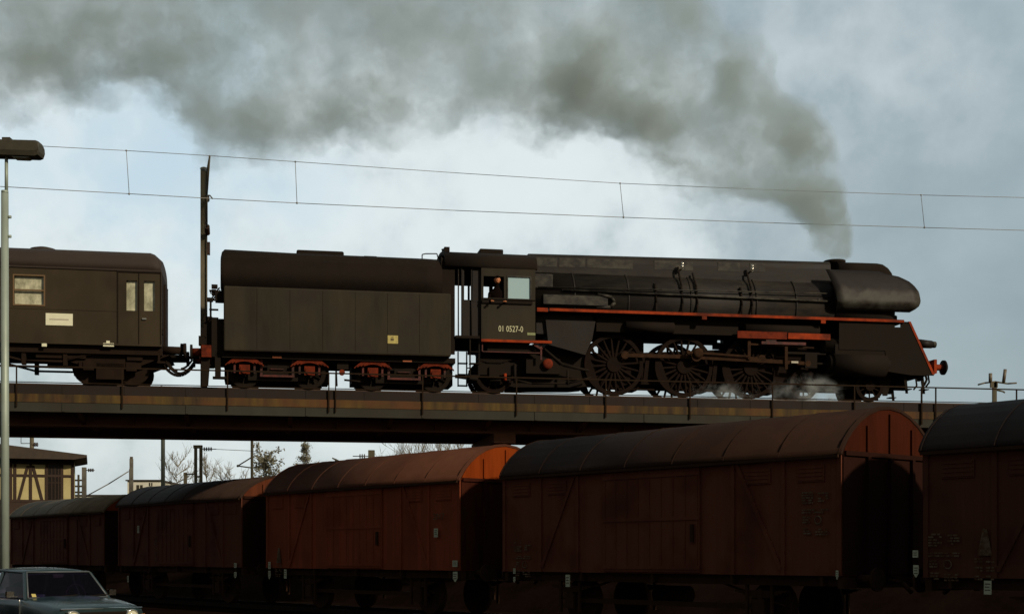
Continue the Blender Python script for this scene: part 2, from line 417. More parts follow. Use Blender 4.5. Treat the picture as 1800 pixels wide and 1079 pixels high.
    for e in (-1, 1):
        for sgn in (-1, 1):
            q = MB(); cx, cy, cz = e * ax, sgn * .75, .5 + rl
            q.lathe([(-.065, .47), (-.065, .5), (.045, .495), (.045, .54), (.075, .54), (.075, .47), (.03, .45), (.03, .14), (.08, .12), (-.08, .12), (-.03, .14), (-.03, .45)] if sgn < 0 else [(.065, .47), (.065, .5), (-.045, .495), (-.045, .54), (-.075, .54), (-.075, .47), (-.03, .45), (-.03, .14), (-.08, .12), (.08, .12), (.03, .14), (.03, .45)], (cx, cy, cz), axis='y', n=24)
            q.build('wheel', WFR, root)
            q = MB(); q.box(cx - .14, cx + .14, sgn * .98, sgn * 1.2, cz - .16, cz + .16)
            for k in range(5): q.box(cx - .62 + k * .1, cx + .62 - k * .1, sgn * 1.04, sgn * 1.14, cz + .3 - k * .028, cz + .325 - k * .028)
            q.box(cx - .05, cx + .05, sgn * 1.03, sgn * 1.15, cz + .1, cz + .36)
            for k in (-.3, .3): q.box(cx + k - .03, cx + k + .03, sgn * 1.13, sgn * 1.18, cz - .25, 1.15)
            q.build('axle_guard', WFR, root)
            q = MB(); x = e * h
            q.cyl((x, sgn * .875, 1.06 + rl), (x + e * .38, sgn * .875, 1.06 + rl), .09, .075); q.cyl((x + e * .36, sgn * .875, 1.06 + rl), (x + e * .41, sgn * .875, 1.06 + rl), .21, n=20)
            q.build('buffer', WFR, root)
    for e in (-1, 1): MB().tube([(e * h, 0, 1.2), (e * (h + .3), 0, 1.15), (e * (h + .5), 0, .98)], .04).build('coupling', WFR, root)
    for (x, z, w, hh, pt) in plates:         # small enamel or paper label plates on the side facing the car park
        q = MB(); y = -(hw + .078)
        if pt: q.prism([(x - w / 2, z + hh / 2), (x + w / 2, z + hh / 2), (x + w / 2, z - hh / 5), (x + w * .1, z - hh / 2), (x - w * .1, z - hh / 2), (x - w / 2, z - hh / 5)], y - .012, y)
        else: q.box(x - w / 2, x + w / 2, y - .012, y, z - hh / 2, z + hh / 2)
        p = q.build('label_plate', WPLATE, root)
        q = MB()
        for k in range(3): q.box(x - w * .36, x + w * (.36 - .12 * (k % 2)), y - .014, y - .0125, z + hh * (.26 - k * .22) - hh * .03, z + hh * (.26 - k * .22) + hh * .03)
        q.build('label_lines', WFR, p)
    for (x, z, kind) in tables:              # worn painted load tables
        q = MB(); y = -(hw + .0375)
        rr = random.Random(int(abs(x) * 100))
        def bar(x0, x1, z0_, z1_):          # rows of worn, broken lettering
            zz = z1_
            while zz - .026 >= z0_ - .004:
                xx = x0
                while xx < x1 - .02:
                    ww = min(rr.uniform(.03, .10), x1 - xx)
                    if rr.random() < .8: q.box(x + xx, x + xx + ww, y - .004, y, z + zz - .026, z + zz)
                    xx += ww + .018
                zz -= .046
        if kind == 'triangle':
            q.prism([(x - .035, z + .45), (x + .035, z + .45), (x + .13, z + .02), (x - .13, z + .02)], y - .004, y)
            for k in range(3): bar(-.18, -.04, -.1 - k * .14, -.02 - k * .14); bar(.02, .17, -.1 - k * .14, -.02 - k * .14)
        else:
            bar(-.30, -.05, .18, .42); bar(.06, .28, .2, .40)
            bar(-.30, .28, .03, .11)
            bar(-.28, -.12, -.16, -.02); bar(-.26, -.1, -.36, -.22); bar(0, .26, -.36, -.24)
            q.torus((x + .06, y - .002, z - .09), .07, .012, axis='y', n=14, m=4)
        q.build('load_table', WMARK, root)
    return root
# near end (t), length, ridge height, eave height.  label plates: x along body (towards camera positive)
def wx(px, t0, length):     # photo column -> x along the wagon on its near side
    t = 80500 / (px + 1100) - 16.5
    return (t0 + length / 2) - t
def wz(px, py): return EYE + (HOR - py) * 61850 / (px + 1100) / F
W = [(0, 3.7, 9.35, 4.245, 3.40), (1, 14.7, 9.35, 4.34, 3.46), (2, 25.65, 9.15, 4.34, 3.46), (3, 36.25, 8.75, 4.06, 3.38), (4, 46.2, 9.2, 3.86, 3.2)]
LBL = ['dark brown covered wagon with low roof, beside the most distant gap from the car',
       'brown covered wagon with long curved roof hiding the bridge, below the locomotive',
       'red-brown covered wagon with bright orange end wall below the tender',
       'dark covered wagon passing under the bridge, between the red-brown wagon and the pale-roofed wagon',
       'pale-roofed covered wagon beside the half-timbered signal box']
LBL[0] = 'darkest covered wagon, in front of the bridge railing ahead of the locomotive'
PL = [[(1614, 973, .10, .12, 0), (1615, 1003, .10, .2, 1), (1741, 1032, .13, .22, 0)],
      [(1003, 1020, .13, .26, 0), (909, 1003, .07, .12, 0), (909, 1018, .07, .12, 1), (1487, 1010, .05, .16, 1)],
      [(771, 936, .15, .21, 0), (805, 990, .19, .15, 0), (805, 1013, .17, .24, 1), (506, 1008, .13, .26, 0), (478, 993, .12, .2, 0), (478, 1010, .12, .24, 1)],
      [(418, 993, .14, .14, 0), (418, 1010, .14, .18, 1), (247, 930, .14, .24, 0), (229, 1017, .12, .22, 0)],
      []]
TB = [[(1662, 982, 'grid'), (1733, 978, 'triangle')], [(921, 985, 'grid'), (1435, 905, 'grid')], [(490, 990, 'triangle'), (842, 1000, 'grid')], [(280, 968, 'grid')], []]
TB[2] = [(492, 990, 'triangle')]
for (i, t0, ln, rd, ev) in W:
    pl = [(min(wx(px, t0, ln), ln / 2 - w / 2 - .02), wz(px, py), w, h, p) for px, py, w, h, p in PL[i]]
    tb = [(wx(px, t0, ln), wz(px, py), k) for px, py, k in TB[i]]
    wg = wagon(i, t0, ln, rd, ev, LBL[i], pl, tb)
    if i == 2:
        x = wx(776, t0, ln); text('number', '2017', .22, WMARK, wg, (x, -1.45, wz(776, 908)), (R_(90), 0, 0))

# ================================================================== the railway bridge
br = empty('railway_bridge', train_to_world(0, 0, -RAIL), AL, 'long dark girder bridge with lichen-stained ledge carrying the train', 'bridge')
def bb(mb, name, m, parent=None): return mb.build(name, m, parent or br)
B0, B1 = -34, 34
zb = RAIL
def ZB(px, py, w): return Z(px, py, w) + RAIL
# deck slab with ballast trough
bb(MB().box(B0, B1, -2.35, 3.0, 6.28, 6.42), 'deck', RUST)
bb(MB().prism([(-1.95, 6.42), (2.3, 6.42), (1.9, 6.60), (-1.5, 6.60)], B0, B1, axis='x'), 'ballast_bed', BALL)
# cantilevered ledge on the near side: rusty edge, lichen strip, grey girder flange
m = MB().box(B0, B1, -3.02, -2.35, 6.24, 6.50)
for i in range(40): m.box(B0 + i * 1.72, B0 + i * 1.72 + .03, -3.032, -3.02, 6.25, 6.49)
bb(m, 'edge_beam', RUST)
m = MB().box(B0, B1, -3.045, -2.36, 6.00, 6.235)
bb(m, 'ledge', LEDGE)
m = MB().box(B0, B1, -3.03, -2.36, 5.73, 5.995)
for i in range(20): m.box(B0 + i * 3.44, B0 + i * 3.44 + .06, -3.05, -3.03, 5.74, 5.99)
bb(m, 'outer_flange', GREYC)
# main girders with stiffeners
GB = 5.42
for y in (-1.7, 2.1):
    m = MB().box(B0, B1, y - .02, y + .02, GB + .06, 6.28).box(B0, B1, y - .24, y + .24, GB, GB + .06)
    for i in range(46): m.box(B0 + i * 1.5, B0 + i * 1.5 + .03, y - .2, y - .02, GB + .06, 6.28)
    bb(m, 'girder', DARKU)
for i in range(23): m = MB(); m.box(B0 + i * 3, B0 + i * 3 + .16, -1.68, 2.08, 5.6, 6.27); m.prism([(-2.9, 5.995 - .26), (-1.72, 5.5), (-1.72, 6.2), (-2.9, 6.2)], B0 + i * 3 + .02, B0 + i * 3 + .14, axis='x'); bb(m, 'cross_beam', DARKU)
m = MB().box(B0, B1, -2.9, 2.9, 6.2, 6.27); bb(m, 'soffit', DARKU)
for px in (872, 1705):
    sp = S(px, .5)
    m = MB()
    for y in (-1.3, 1.7): m.cyl((sp, y, 0), (sp, y, GB - .26), .28, .28, n=18)
    m.box(sp - .34, sp + .34, -2.1, 2.5, GB - .3, GB - .01)
    bb(m, 'pier', DARKU)
sp = S(-215, .5)
m = MB().box(sp - .5, sp + .5, -2.2, 2.6, 0, GB - .01); bb(m, 'pier', CONC)
# railing
ry = -3.08
rl = bb(MB().box(B0, B1, ry - .02, ry + .02, 6.99, 7.03).box(B0, B1, ry - .012, ry + .012, 6.545, 6.57), 'railing', RAILM)
for px in (-150, 29, 215, 400, 578, 743, 908, 1065, 1213, 1358, 1502, 1645, 1787, 1930):
    x = S(px, 3.08)
    bb(MB().box(x - .019, x + .019, ry - .016, ry + .022, 5.86, 6.99), 'post', RAILM, rl)
x = S(590, 3.08); bb(MB().box(x - .016, x + .016, ry - .016, ry + .022, 5.86, 6.99), 'post', RAILM, rl)
x = S(1620, 3.08); bb(MB().box(x - .02, x + .02, ry - .03, ry + .03, 5.82, 6.985), 'post', RAILM, rl)
# the two tracks on the deck
tr = empty('railway_track', train_to_world(0, 0, -RAIL), AL, None, None); tr['kind'] = 'structure'
m = MB(); m2 = MB()
for c in (0.0,):
    for y in (-.75, .75):
        m.box(B0, B1, c + y - .036, c + y + .036, RAIL - .04, RAIL); m.box(B0, B1, c + y - .01, c + y + .01, RAIL - .14, RAIL - .04); m.box(B0, B1, c + y - .07, c + y + .07, RAIL - .155, RAIL - .14)
    for i in range(int((B1 - B0) / .65)): m2.box(B0 + i * .65, B0 + i * .65 + .24, c - 1.25, c + 1.25, 6.55, RAIL - .157)
m.build('rails', RAILS, tr); m2.build('sleepers', SLEEP, tr)
# embankment the bridge runs on to, at both ends
for e, nm in ((1, 'embankment'), (-1, 'embankment')):
    a, b = (34.02, 160) if e > 0 else (-160, -34.02)
    q = MB().prism([(-13, 0), (13, 0), (3.2, 6.42), (-3.0, 6.42)], a, b, axis='x').build(nm, GROUND)
    q.location = train_to_world(0, 0, -RAIL); q.rotation_euler = (0, 0, AL); tag(q, kind='structure')

# ================================================================== spoked wheel
def spoked(rim_r, cx, y, z, n_sp, thick=.11, cw=None, hub=.16, rim=.12):
    m = MB()
    # tyre and rim as a ring
    o = []
    prof = [(-thick / 2, rim_r - rim), (-thick / 2, rim_r + .02), (-thick / 2 + .03, rim_r + .02), (thick / 2, rim_r), (thick / 2, rim_r - rim)]
    n = 40; k0 = len(m.v)
    for i in range(n):
        a = 2 * math.pi * i / n
        for t, r in prof: m.v.append((cx + r * math.cos(a), y + t * (-1 if y < 0 else 1), z + r * math.sin(a)))
    q = len(prof)
    for i in range(n):
        for j in range(q):
            i2, j2 = (i + 1) % n, (j + 1) % q; m.f.append([k0 + i * q + j, k0 + i2 * q + j, k0 + i2 * q + j2, k0 + i * q + j2]); m.sm.append(False)
    m.cyl((cx, y - .09, z), (cx, y + .09, z), hub, n=18)
    for i in range(n_sp):
        a = 2 * math.pi * (i + .3) / n_sp
        d = Vector((math.cos(a), 0, math.sin(a)))
        m.cyl(Vector((cx, y, z)) + d * hub * .9, Vector((cx, y, z)) + d * (rim_r - rim + .02), .05 if rim_r > .7 else .032, .034 if rim_r > .7 else .024, n=6, cap=False)
    if cw is not None:
        pts = [(cx + (rim_r - rim + .01) * math.cos(a), z + (rim_r - rim + .01) * math.sin(a)) for a in [cw + (t - 4) * .17 for t in range(9)]]
        m.prism(pts, y - .05, y + .05)
    return m

# ================================================================== steam locomotive
c_loco = (S(775, 1.4) + S(1667, .9)) / 2
LO = Rig('steam_locomotive', c_loco, 'black express steam locomotive with red running board edge crossing the bridge', 'locomotive')
# --- boiler with its long top casing
BZ, BR = 3.08, 1.05
s_cab = S(941, 1.2); s_sb = S(1466, .9); s_fr = S(1557, .2)
m = MB().cyl((s_cab - .05, 0, BZ), (s_sb, 0, BZ), BR, BR * .99, n=48)
for px in (1010, 1105, 1215, 1330, 1400): m.cyl((S(px, 1) - .03, 0, BZ), (S(px, 1) + .03, 0, BZ), BR + .014, n=48)
boiler = LO.b(m, 'boiler', CLAD)
def ztop(px): 
    return Z(px, 449 + (px - 940) * (465.5 - 449) / (1542 - 940), 0)
# top casing: round shouldered box following the roofline
def casing(s0, s1, z0, z1, hw, n=10):
    secs = []
    for s_, zt in ((s0, z0), (s1, z1)):
        ring = [(s_, -hw - .12, 3.85), (s_, -hw, 4.12)]
        for k in range(n + 1):
            a = math.pi * k / n; c, q = math.cos(a), math.sin(a)
            ring.append((s_, -hw * (abs(c) ** .55) * (1 if c > 0 else -1), zt - .30 + .30 * q ** .6))
        ring += [(s_, hw, 4.12), (s_, hw + .12, 3.85)]
        secs.append(ring)
    return secs
zt0, zt1 = ztop(941), ztop(1466)
LO.b(MB().loft(casing(s_cab - .04, s_sb + .06, zt0, zt1, .50), smooth=False), 'dome_casing', CLAD)
# paler patches on the casing flanks: light on its side put into colour
for px0, px1 in ((941, 979), (983, 1028), (1032, 1112), (1150, 1218), (1262, 1300), (1318, 1345)):
    s0, s1 = S(px0, .5), S(px1, .5); zz = zt0 + (zt1 - zt0) * (s0 - s_cab) / (s_sb - s_cab)
    LO.b(MB().box(s0, s1, -.508, -.49, zz - .46, zz - .17), 'lit_flank_patch', GREYM)
# lagging strip / pipe lines along the boiler flank
m = MB()
m.tube([(S(990, 1.1), -BR - .05, 3.30), (S(1455, 1.1), -BR - .05, 3.24)], .035)
m.tube([(S(946, 1.1), -BR - .04, 3.62 - .25), (S(1455, 1.1), -1.10, 3.50)], .022)
for px in (990, 1100, 1210, 1320, 1440): m.cyl((S(px, 1.1), -BR + .02, 3.3), (S(px, 1.1), -BR - .06, 3.3), .03, n=8)
m.tube([(S(1048, 1.1), -BR - .06, 2.75), (S(1072, 1.1), -BR - .1, 2.8), (S(1080, 1.1), -BR - .1, 2.95), (S(1074, 1.1), -BR - .09, 3.12), (S(1050, 1.1), -BR - .05, 3.2)], .06, n=8)
m.box(S(955, 1.1), S(1068, 1.1), -BR - .09, -BR + .1, 2.84, 3.14)
LO.b(m, 'boiler_pipes', GREYM)
m = MB()
for px, zz in ((1196, 4.28), (1222, 4.1), (1318, 4.2), (1300, 3.6), (1150, 3.75)):
    m = MB(); s_ = S(px, .9); m.tube([(s_, -.62, zz), (s_, -1.0, 3.6), (s_ + .02, -BR - .03, 3.0), (s_, -1.1, 2.55)], .035); LO.b(m, 'sand_pipe', SOOT)
for px, py in ((957, 493), (1200, 466), (1323, 470)):
    s_, zz = P(px, py, .75)
    m = MB(); m.cyl((s_, -.72, zz - .12), (s_, -.72, zz + .02), .035, .05, n=10); m.sphere((s_, -.72, zz + .05), .055); m.cyl((s_, -.4, zz - .1), (s_, -.75, zz - .1), .03, n=8)
    LO.b(m, 'safety_valve', STEEL)
s_, zz = P(955, 493, 1.0)
LO.b(MB().box(s_ - .32, s_ + .32, -1.02, -.7, zz - .26, zz + .22), 'turbo_generator', GREYM, bevel=.05)
# --- smokebox with rounded front and door
prof = [(0, BR + .02), (s_fr - s_sb - .45, BR + .02), (s_fr - s_sb - .2, BR * .99), (s_fr - s_sb - .02, BR * .90), (s_fr - s_sb, .72), (s_fr - s_sb + .06, .70), (s_fr - s_sb + .14, .45), (s_fr - s_sb + .17, .12)]
sbx = LO.b(MB().lathe(prof, (s_sb, 0, BZ), n=48), 'smokebox', SOOT)
LO.b(MB().cyl((s_fr + .15, 0, BZ), (s_fr + .24, 0, BZ), .03, n=8).box(s_fr + .21, s_fr + .24, -.2, .2, BZ - .02, BZ + .02), 'door_handle', STEEL, sbx)
secs = []
for px, py in ((1466, 463.5), (1500, 464.3), (1535, 465.5), (1545, 467.5), (1553, 473), (1559, 481), (1562, 490)):
    s_ = S(px, .1); zt = Z(px, py, 0)
    ring = [(s_, -.64, 3.8), (s_, -.52, min(4.1, zt - .2))]
    for k in range(11):
        a = math.pi * k / 10; c, q = math.cos(a), math.sin(a)
        ring.append((s_, -.52 * (abs(c) ** .55) * (1 if c > 0 else -1), zt - .28 + .28 * q ** .6))
    ring += [(s_, .52, min(4.1, zt - .2)), (s_, .64, 3.8)]
    secs.append(ring)
LO.b(MB().loft(secs), 'smokebox_casing', SOOT, sbx)
LO.b(MB().prism([(S(1492, .6), 1.5), (S(1563, .75), 1.5), (S(1563, .75), 2.66), (S(1577, .75), 2.70), (S(1577, .75), 2.9), (S(1560, .6), 3.0), (S(1492, .6), 3.0)], -.75, .75), 'smokebox_saddle', SOOT)
# --- chimney
s_ch, z_ch = P(1467, 459, 0)
LO.b(MB().lathe([(-.5, .30), (-.12, .30), (-.10, .36), (0.0, .37), (.0, .25), (-.3, .24)], (s_ch, 0, z_ch), axis='z', n=28), 'chimney', SOOT)
# --- smoke deflectors, one each side
for sg in (-1, 1):
    w = 1.46
    def q(px, py): return P(px, py, w)
    up = [q(1462, 468), q(1556, 478), q(1588, 482), q(1604, 491), q(1616, 505), q(1619, 522), q(1619, 535), q(1612, 544), q(1600, 546.5), q(1575, 546), q(1556, 530), q(1470, 530)]
    m = MB()
    y_top, y_bend, y_low = .98, 1.36, 1.42
    zb_ = q(1500, 508)[1]; zk = q(1500, 531)[1]; zend = q(1606, 546.5)[1]; zlow = up[-1][1]; zt_ = up[0][1]
    def yy(z): 
        if z > zb_: return y_top + (y_bend - y_top) * max(0, min(1, (zt_ - z) / (zt_ - zb_))) ** .8
        if z > zk: return y_bend + (y_low - y_bend) * min(1, (zb_ - z) / (zb_ - zk))
        return y_low - .24 * (zk - z) / max(.01, zk - zend)
    # plate as rows from top to bottom between rear and front outlines
    rows = []
    def front(z):
        fr = [(q(1556, 478)[0], zt_ - .05), q(1588, 482), q(1604, 491), q(1612, 500), q(1618, 512), q(1620, 528), q(1617, 540), q(1606, 546.5)]
        fr = sorted(fr, key=lambda p: -p[1])
        if z >= fr[0][1]: return fr[0][0]
        for a, b in zip(fr[:-1], fr[1:]):
            if a[1] >= z >= b[1]:
                t = (a[1] - z) / max(1e-6, a[1] - b[1]); return a[0] + (b[0] - a[0]) * t
        return fr[-1][0]
    zs = [zt_ - (zt_ - q(1606, 546.5)[1]) * k / 16 for k in range(17)]
    for z in zs:
        r0 = q(1462 + (1474 - 1462) * (zt_ - z) / (zt_ - zlow), 500)[0]
        f1 = front(z)
        rows.append([(r0 + (f1 - r0) * k / 10, sg * yy(z), z) for k in range(11)])
    rows2 = [[(p[0], p[1] - sg * .03, p[2]) for p in r] for r in rows]
    n = 11
    o = 0
    for rr, fl in ((rows, 0), (rows2, 1)):
        o = len(m.v)
        for r in rr: m.v += r
        for k in range(len(rr) - 1):
            for i in range(n - 1):
                f = [o + k * n + i, o + k * n + i + 1, o + (k + 1) * n + i + 1, o + (k + 1) * n + i]
                m.f.append(f if not fl else f[::-1]); m.sm.append(True)
    nv = len(rows) * n
    edge = [i for i in range(n)] + [k * n + n - 1 for k in range(1, len(rows))] + [(len(rows) - 1) * n + i for i in range(n - 2, -1, -1)] + [k * n for k in range(len(rows) - 2, 0, -1)]
    for a, b in zip(edge, edge[1:] + edge[:1]): m.f.append([a, b, nv + b, nv + a]); m.sm.append(False)
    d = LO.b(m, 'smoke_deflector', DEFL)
    for px in (1480, 1520, 1552): m = MB(); m.cyl((S(px, 1), sg * .85, 3.5), (S(px, 1), sg * 1.34, 3.5), .03, n=8); m.cyl((S(px, 1), sg * .7, 3.95), (S(px, 1), sg * 1.1, 3.9), .03, n=8); LO.b(m, 'bracket', SOOT, d)
# --- running board with red edge on both sides
z_rb0, z_rb1 = Z(1030, 551, 1.45), Z(1599, 560, 1.45)
s_rb0, s_rb1 = S(944, 1.45), S(1590, 1.45)
zr = (z_rb0 + z_rb1) / 2
for sg in (-1, 1):
    rb = LO.b(MB().box(s_rb0, s_rb1, sg * .80, sg * 1.44, zr - .05, zr + .03), 'running_board', BLACK)
    m = MB().box(s_rb0, S(963, 1.45), sg * 1.44, sg * 1.462, zr - .075, zr + .045)
    m.box(S(966, 1.45), s_rb1 - .02, sg * 1.44, sg * 1.462, zr - .045, zr + .045)
    LO.b(m, 'edge_strip', REDL, rb)
    m = MB()
    for px in (1238, 1447): s_ = S(px, 1.45); m.box(s_ - .08, s_ + .08, sg * 1.40, sg * 1.47, zr - .16, zr - .05)
    LO.b(m, 'edge_bracket', REDL, rb)
    # shadowy plate and reservoirs beneath the board
    m = MB(); m.box(S(1050, 1.2), S(1300, 1.2), sg * 1.0, sg * 1.08, 2.02, zr - .05)
    m.cyl((S(1310, 1.2), sg * 1.1, 2.23), (S(1440, 1.2), sg * 1.1, 2.23), .19, n=18); m.cyl((S(1100, 1.2), sg * 1.12, 2.2), (S(1185, 1.2), sg * 1.12, 2.2), .17, n=18)
    LO.b(m, 'air_reservoirs', SOOT)
# ash pan and firebox flank behind the rear drivers
m = MB().prism([(S(960, 1.2), 2.35), (S(1048, 1.2), 2.35), (S(1042, 1.2), 1.75), (S(1030, 1.2), 1.25), (S(965, 1.2), 1.55)], -1.12, 1.12)
m.box(S(945, 1.2), S(1045, 1.2), -1.0, 1.0, 1.9, 2.6)
LO.b(m, 'firebox', BLACK)
LO.b(MB().prism([(S(845, .8), 1.5), (S(1040, .8), 1.5), (S(1036, .8), .30), (S(1015, .8), .26), (S(905, .8), .22), (S(880, .8), .30)], -.7, .7), 'ash_pan', SOOT)
# --- frames
m = MB()
for y in (-.52, .52):
    m.prism([(S(845, .5), .5), (S(1040, .5), .42), (S(1590, .5), .42), (S(1590, .5), 1.45), (S(1430, .5), 1.72), (S(1262, .5), 1.62), (S(1130, .5), 1.46), (S(1040, .5), 1.40), (S(940, .5), 1.38), (S(845, .5), 1.35)], y - .04, y + .04)
for px in (900, 1010, 1140, 1262, 1380, 1500): m.box(S(px, 0) - .04, S(px, 0) + .04, -.48, .48, .8, 1.25)
LO.b(m, 'main_frame', WHEEL)
# springs, brake gear
m = MB()
for px in (1078, 1200, 1316):
    s_ = S(px, .6)
    for k in range(5): m.box(s_ - .5 + k * .08, s_ + .5 - k * .08, -.58, -.46, .40 - k * .028, .425 - k * .028)
m.box(S(1040, .6), S(1350, .6), -.62, -.56, .22, .28)
for px in (1138, 1258, 1365): s_ = S(px, .8); m.prism([(s_ - .06, 1.25), (s_ + .06, 1.25), (s_ - .02, .5), (s_ - .16, .5)], -.86, -.74); m.prism([(s_ - .06, 1.25), (s_ + .06, 1.25), (s_ - .02, .5), (s_ - .16, .5)], .74, .86)
for px in (1110, 1232, 1352):
    m.box(S(px, .3) - .22, S(px, .3) + .22, -.44, .44, .26, 1.5)
m.box(S(1300, .3), S(1420, .3), -.4, .4, 1.5, 2.1); m.box(S(1060, .3), S(1130, .3), -.4, .4, 1.3, 2.0)
LO.b(m, 'brake_gear', WHEEL)
# --- wheels
drv = [S(1078, .75), S(1201, .75), S(1318, .75)]
for sg in (-1, 1):
    for k, s_ in enumerate(drv): LO.b(spoked(.98, s_, sg * .78, 1.0, 20, cw=R_(200), hub=.24), 'driving_wheel', WHEEL)
    LO.b(spoked(.62, S(868, .75), sg * .78, .62, 12), 'trailing_wheel', WHEEL)
    for px in (1411, 1527): LO.b(spoked(.5, S(px, .75), sg * .78, .5, 11), 'bogie_wheel', WHEEL)
m = MB()
for s_ in drv: m.cyl((s_, -.8, 1), (s_, .8, 1), .1)
m.cyl((S(868, .75), -.8, .62), (S(868, .75), .8, .62), .09)
for px in (1411, 1527): m.cyl((S(px, .75), -.8, .5), (S(px, .75), .8, .5), .08)
for px in (1411, 1527): m.cyl((S(px, .75), .70, .5), (S(px, .75), .73, .5), .41, n=24)
m.cyl((S(868, .75), .70, .62), (S(868, .75), .73, .62), .5, n=24)
LO.b(m, 'axles', SOOT)
m = MB()
for y in (-1, 1): m.box(S(1385, .6), S(1555, .6), y * .52, y * .62, .42, .72)
m.box(S(1450, .6), S(1490, .6), -.6, .6, .45, .75)
LO.b(m, 'bogie_frame', SOOT)
m = MB()
for y in (-1, 1):
    m.box(S(840, 1), S(905, 1), y * .92, y * 1.02, .55, .95); s_ = S(868, 1); m.box(s_ - .16, s_ + .16, y * .98, y * 1.1, .48, .8)
    for k in range(4): m.box(s_ - .55 + k * .1, s_ + .55 - k * .1, y * .98, y * 1.07, 1.02 - k * .03, 1.045 - k * .03)
LO.b(m, 'trailing_truck', SOOT)
# --- rods (crank forward-up as in the photograph: pins ahead of the axle centres)
pin = Vector((.33, 0, .30))
m = MB()
for sg in (-1, 1):
    y = sg * .95
    pts = [Vector((s_, y, 1.0)) + pin for s_ in drv]
    for a, b in zip(pts[:-1], pts[1:]): m.prism([(a.x, a.z - .06), (b.x, b.z - .06), (b.x, b.z + .06), (a.x, a.z + .06)], y - .03, y + .03)
    for p in pts: m.cyl((p.x, y - .06, p.z), (p.x, y + .06, p.z), .13, n=16)
LO.b(m, 'coupling_rods', RODM)
s_cr, z_cr = P(1425, 645, 1.1)
m = MB(); m2 = MB(); m3 = MB()
for sg in (-1, 1):
    y = sg * 1.07; a = Vector((drv[1], y, 1)) + pin; b = Vector((s_cr - .1, y, 1.17))
    m.prism([(a.x, a.z - .08), (b.x, b.z - .055), (b.x, b.z + .055), (a.x, a.z + .08)], y - .03, y + .03)
    m.cyl((a.x, y - .07, a.z), (a.x, y + .07, a.z), .17, n=18); m.cyl((b.x, y - .06, b.z), (b.x, y + .06, b.z), .1, n=14)
    # return crank, eccentric rod, expansion link, radius rod
    e = Vector((a.x - .28, sg * 1.15, a.z + .12)); m2.prism([(a.x, a.z - .05), (e.x, e.z - .05), (e.x, e.z + .05), (a.x, a.z + .05)], sg * 1.13 - .02, sg * 1.13 + .02)
    li = Vector((S(1316, 1.1), sg * 1.16, 1.34)); m2.prism([(e.x, e.z - .035), (li.x, li.z - .03), (li.x, li.z + .03), (e.x, e.z + .035)], sg * 1.17 - .015, sg * 1.17 + .015)
    m2.cyl((e.x, sg * 1.11, e.z), (e.x, sg * 1.2, e.z), .07, n=12)
    m2.box(li.x - .05, li.x + .05, sg * 1.1, sg * 1.16, 1.25, 1.95)
    m2.prism([(li.x, 1.72), (S(1430, 1.1), 1.66), (S(1430, 1.1), 1.71), (li.x, 1.78)], sg * 1.12 - .015, sg * 1.12 + .015)
    m2.box(S(1381, 1.1) - .05, S(1381, 1.1) + .05, sg * 1.12, sg * 1.17, .95, 1.75)
    # crosshead and guide bars, piston rod
    m3.box(s_cr - .2, s_cr + .22, sg * 1.0, sg * 1.12, 1.02, 1.5); m3.box(S(1380, 1.1), S(1452, 1.1), sg * 1.0, sg * 1.1, 1.47, 1.54); m3.cyl((s_cr, sg * 1.05, 1.17), (S(1462, 1.05), sg * 1.05, 1.17), .045)
LO.b(m, 'main_rods', RODM); LO.b(m2, 'valve_gear', RODM); LO.b(m3, 'crossheads', SOOT)
# big ends, shiny
s_, zz = P(1228, 620, 1.2)
LO.b(MB().lathe([(-.05, .08), (-.05, .17), (.05, .17), (.05, .08)], (s_, -1.16, zz), axis='y', n=18), 'big_end', RODM)
s_, zz = P(1388, 636, 1.15); 
LO.b(MB().box(s_ + .06, s_ + .3, -1.16, -1.13, zz - .035, zz + .03), 'oil_pot', STEEL)
# --- red motion bracket
za, zb2 = Z(1380, 583, 1.3), Z(1380, 596, 1.3)
for sg in (-1, 1):
    mbk = LO.b(MB().box(S(1297, 1.3), S(1384, 1.3), sg * 1.2, sg * 1.28, zb2, za - .01), 'motion_bracket', BOGR)
    mbf = LO.b(MB().box(S(1386, 1.3), S(1460, 1.3), sg * 1.2, sg * 1.29, zb2 + .02, za - .03), 'motion_bracket', REDL)
    LO.b(MB().box(S(1340, 1.3), S(1418, 1.3), sg * 1.16, sg * 1.24, zb2 - .17, zb2 - .08).box(S(1348, 1.3), S(1366, 1.3), sg * 1.16, sg * 1.24, zb2 - .08, zb2), 'lower_bracket', REDD)
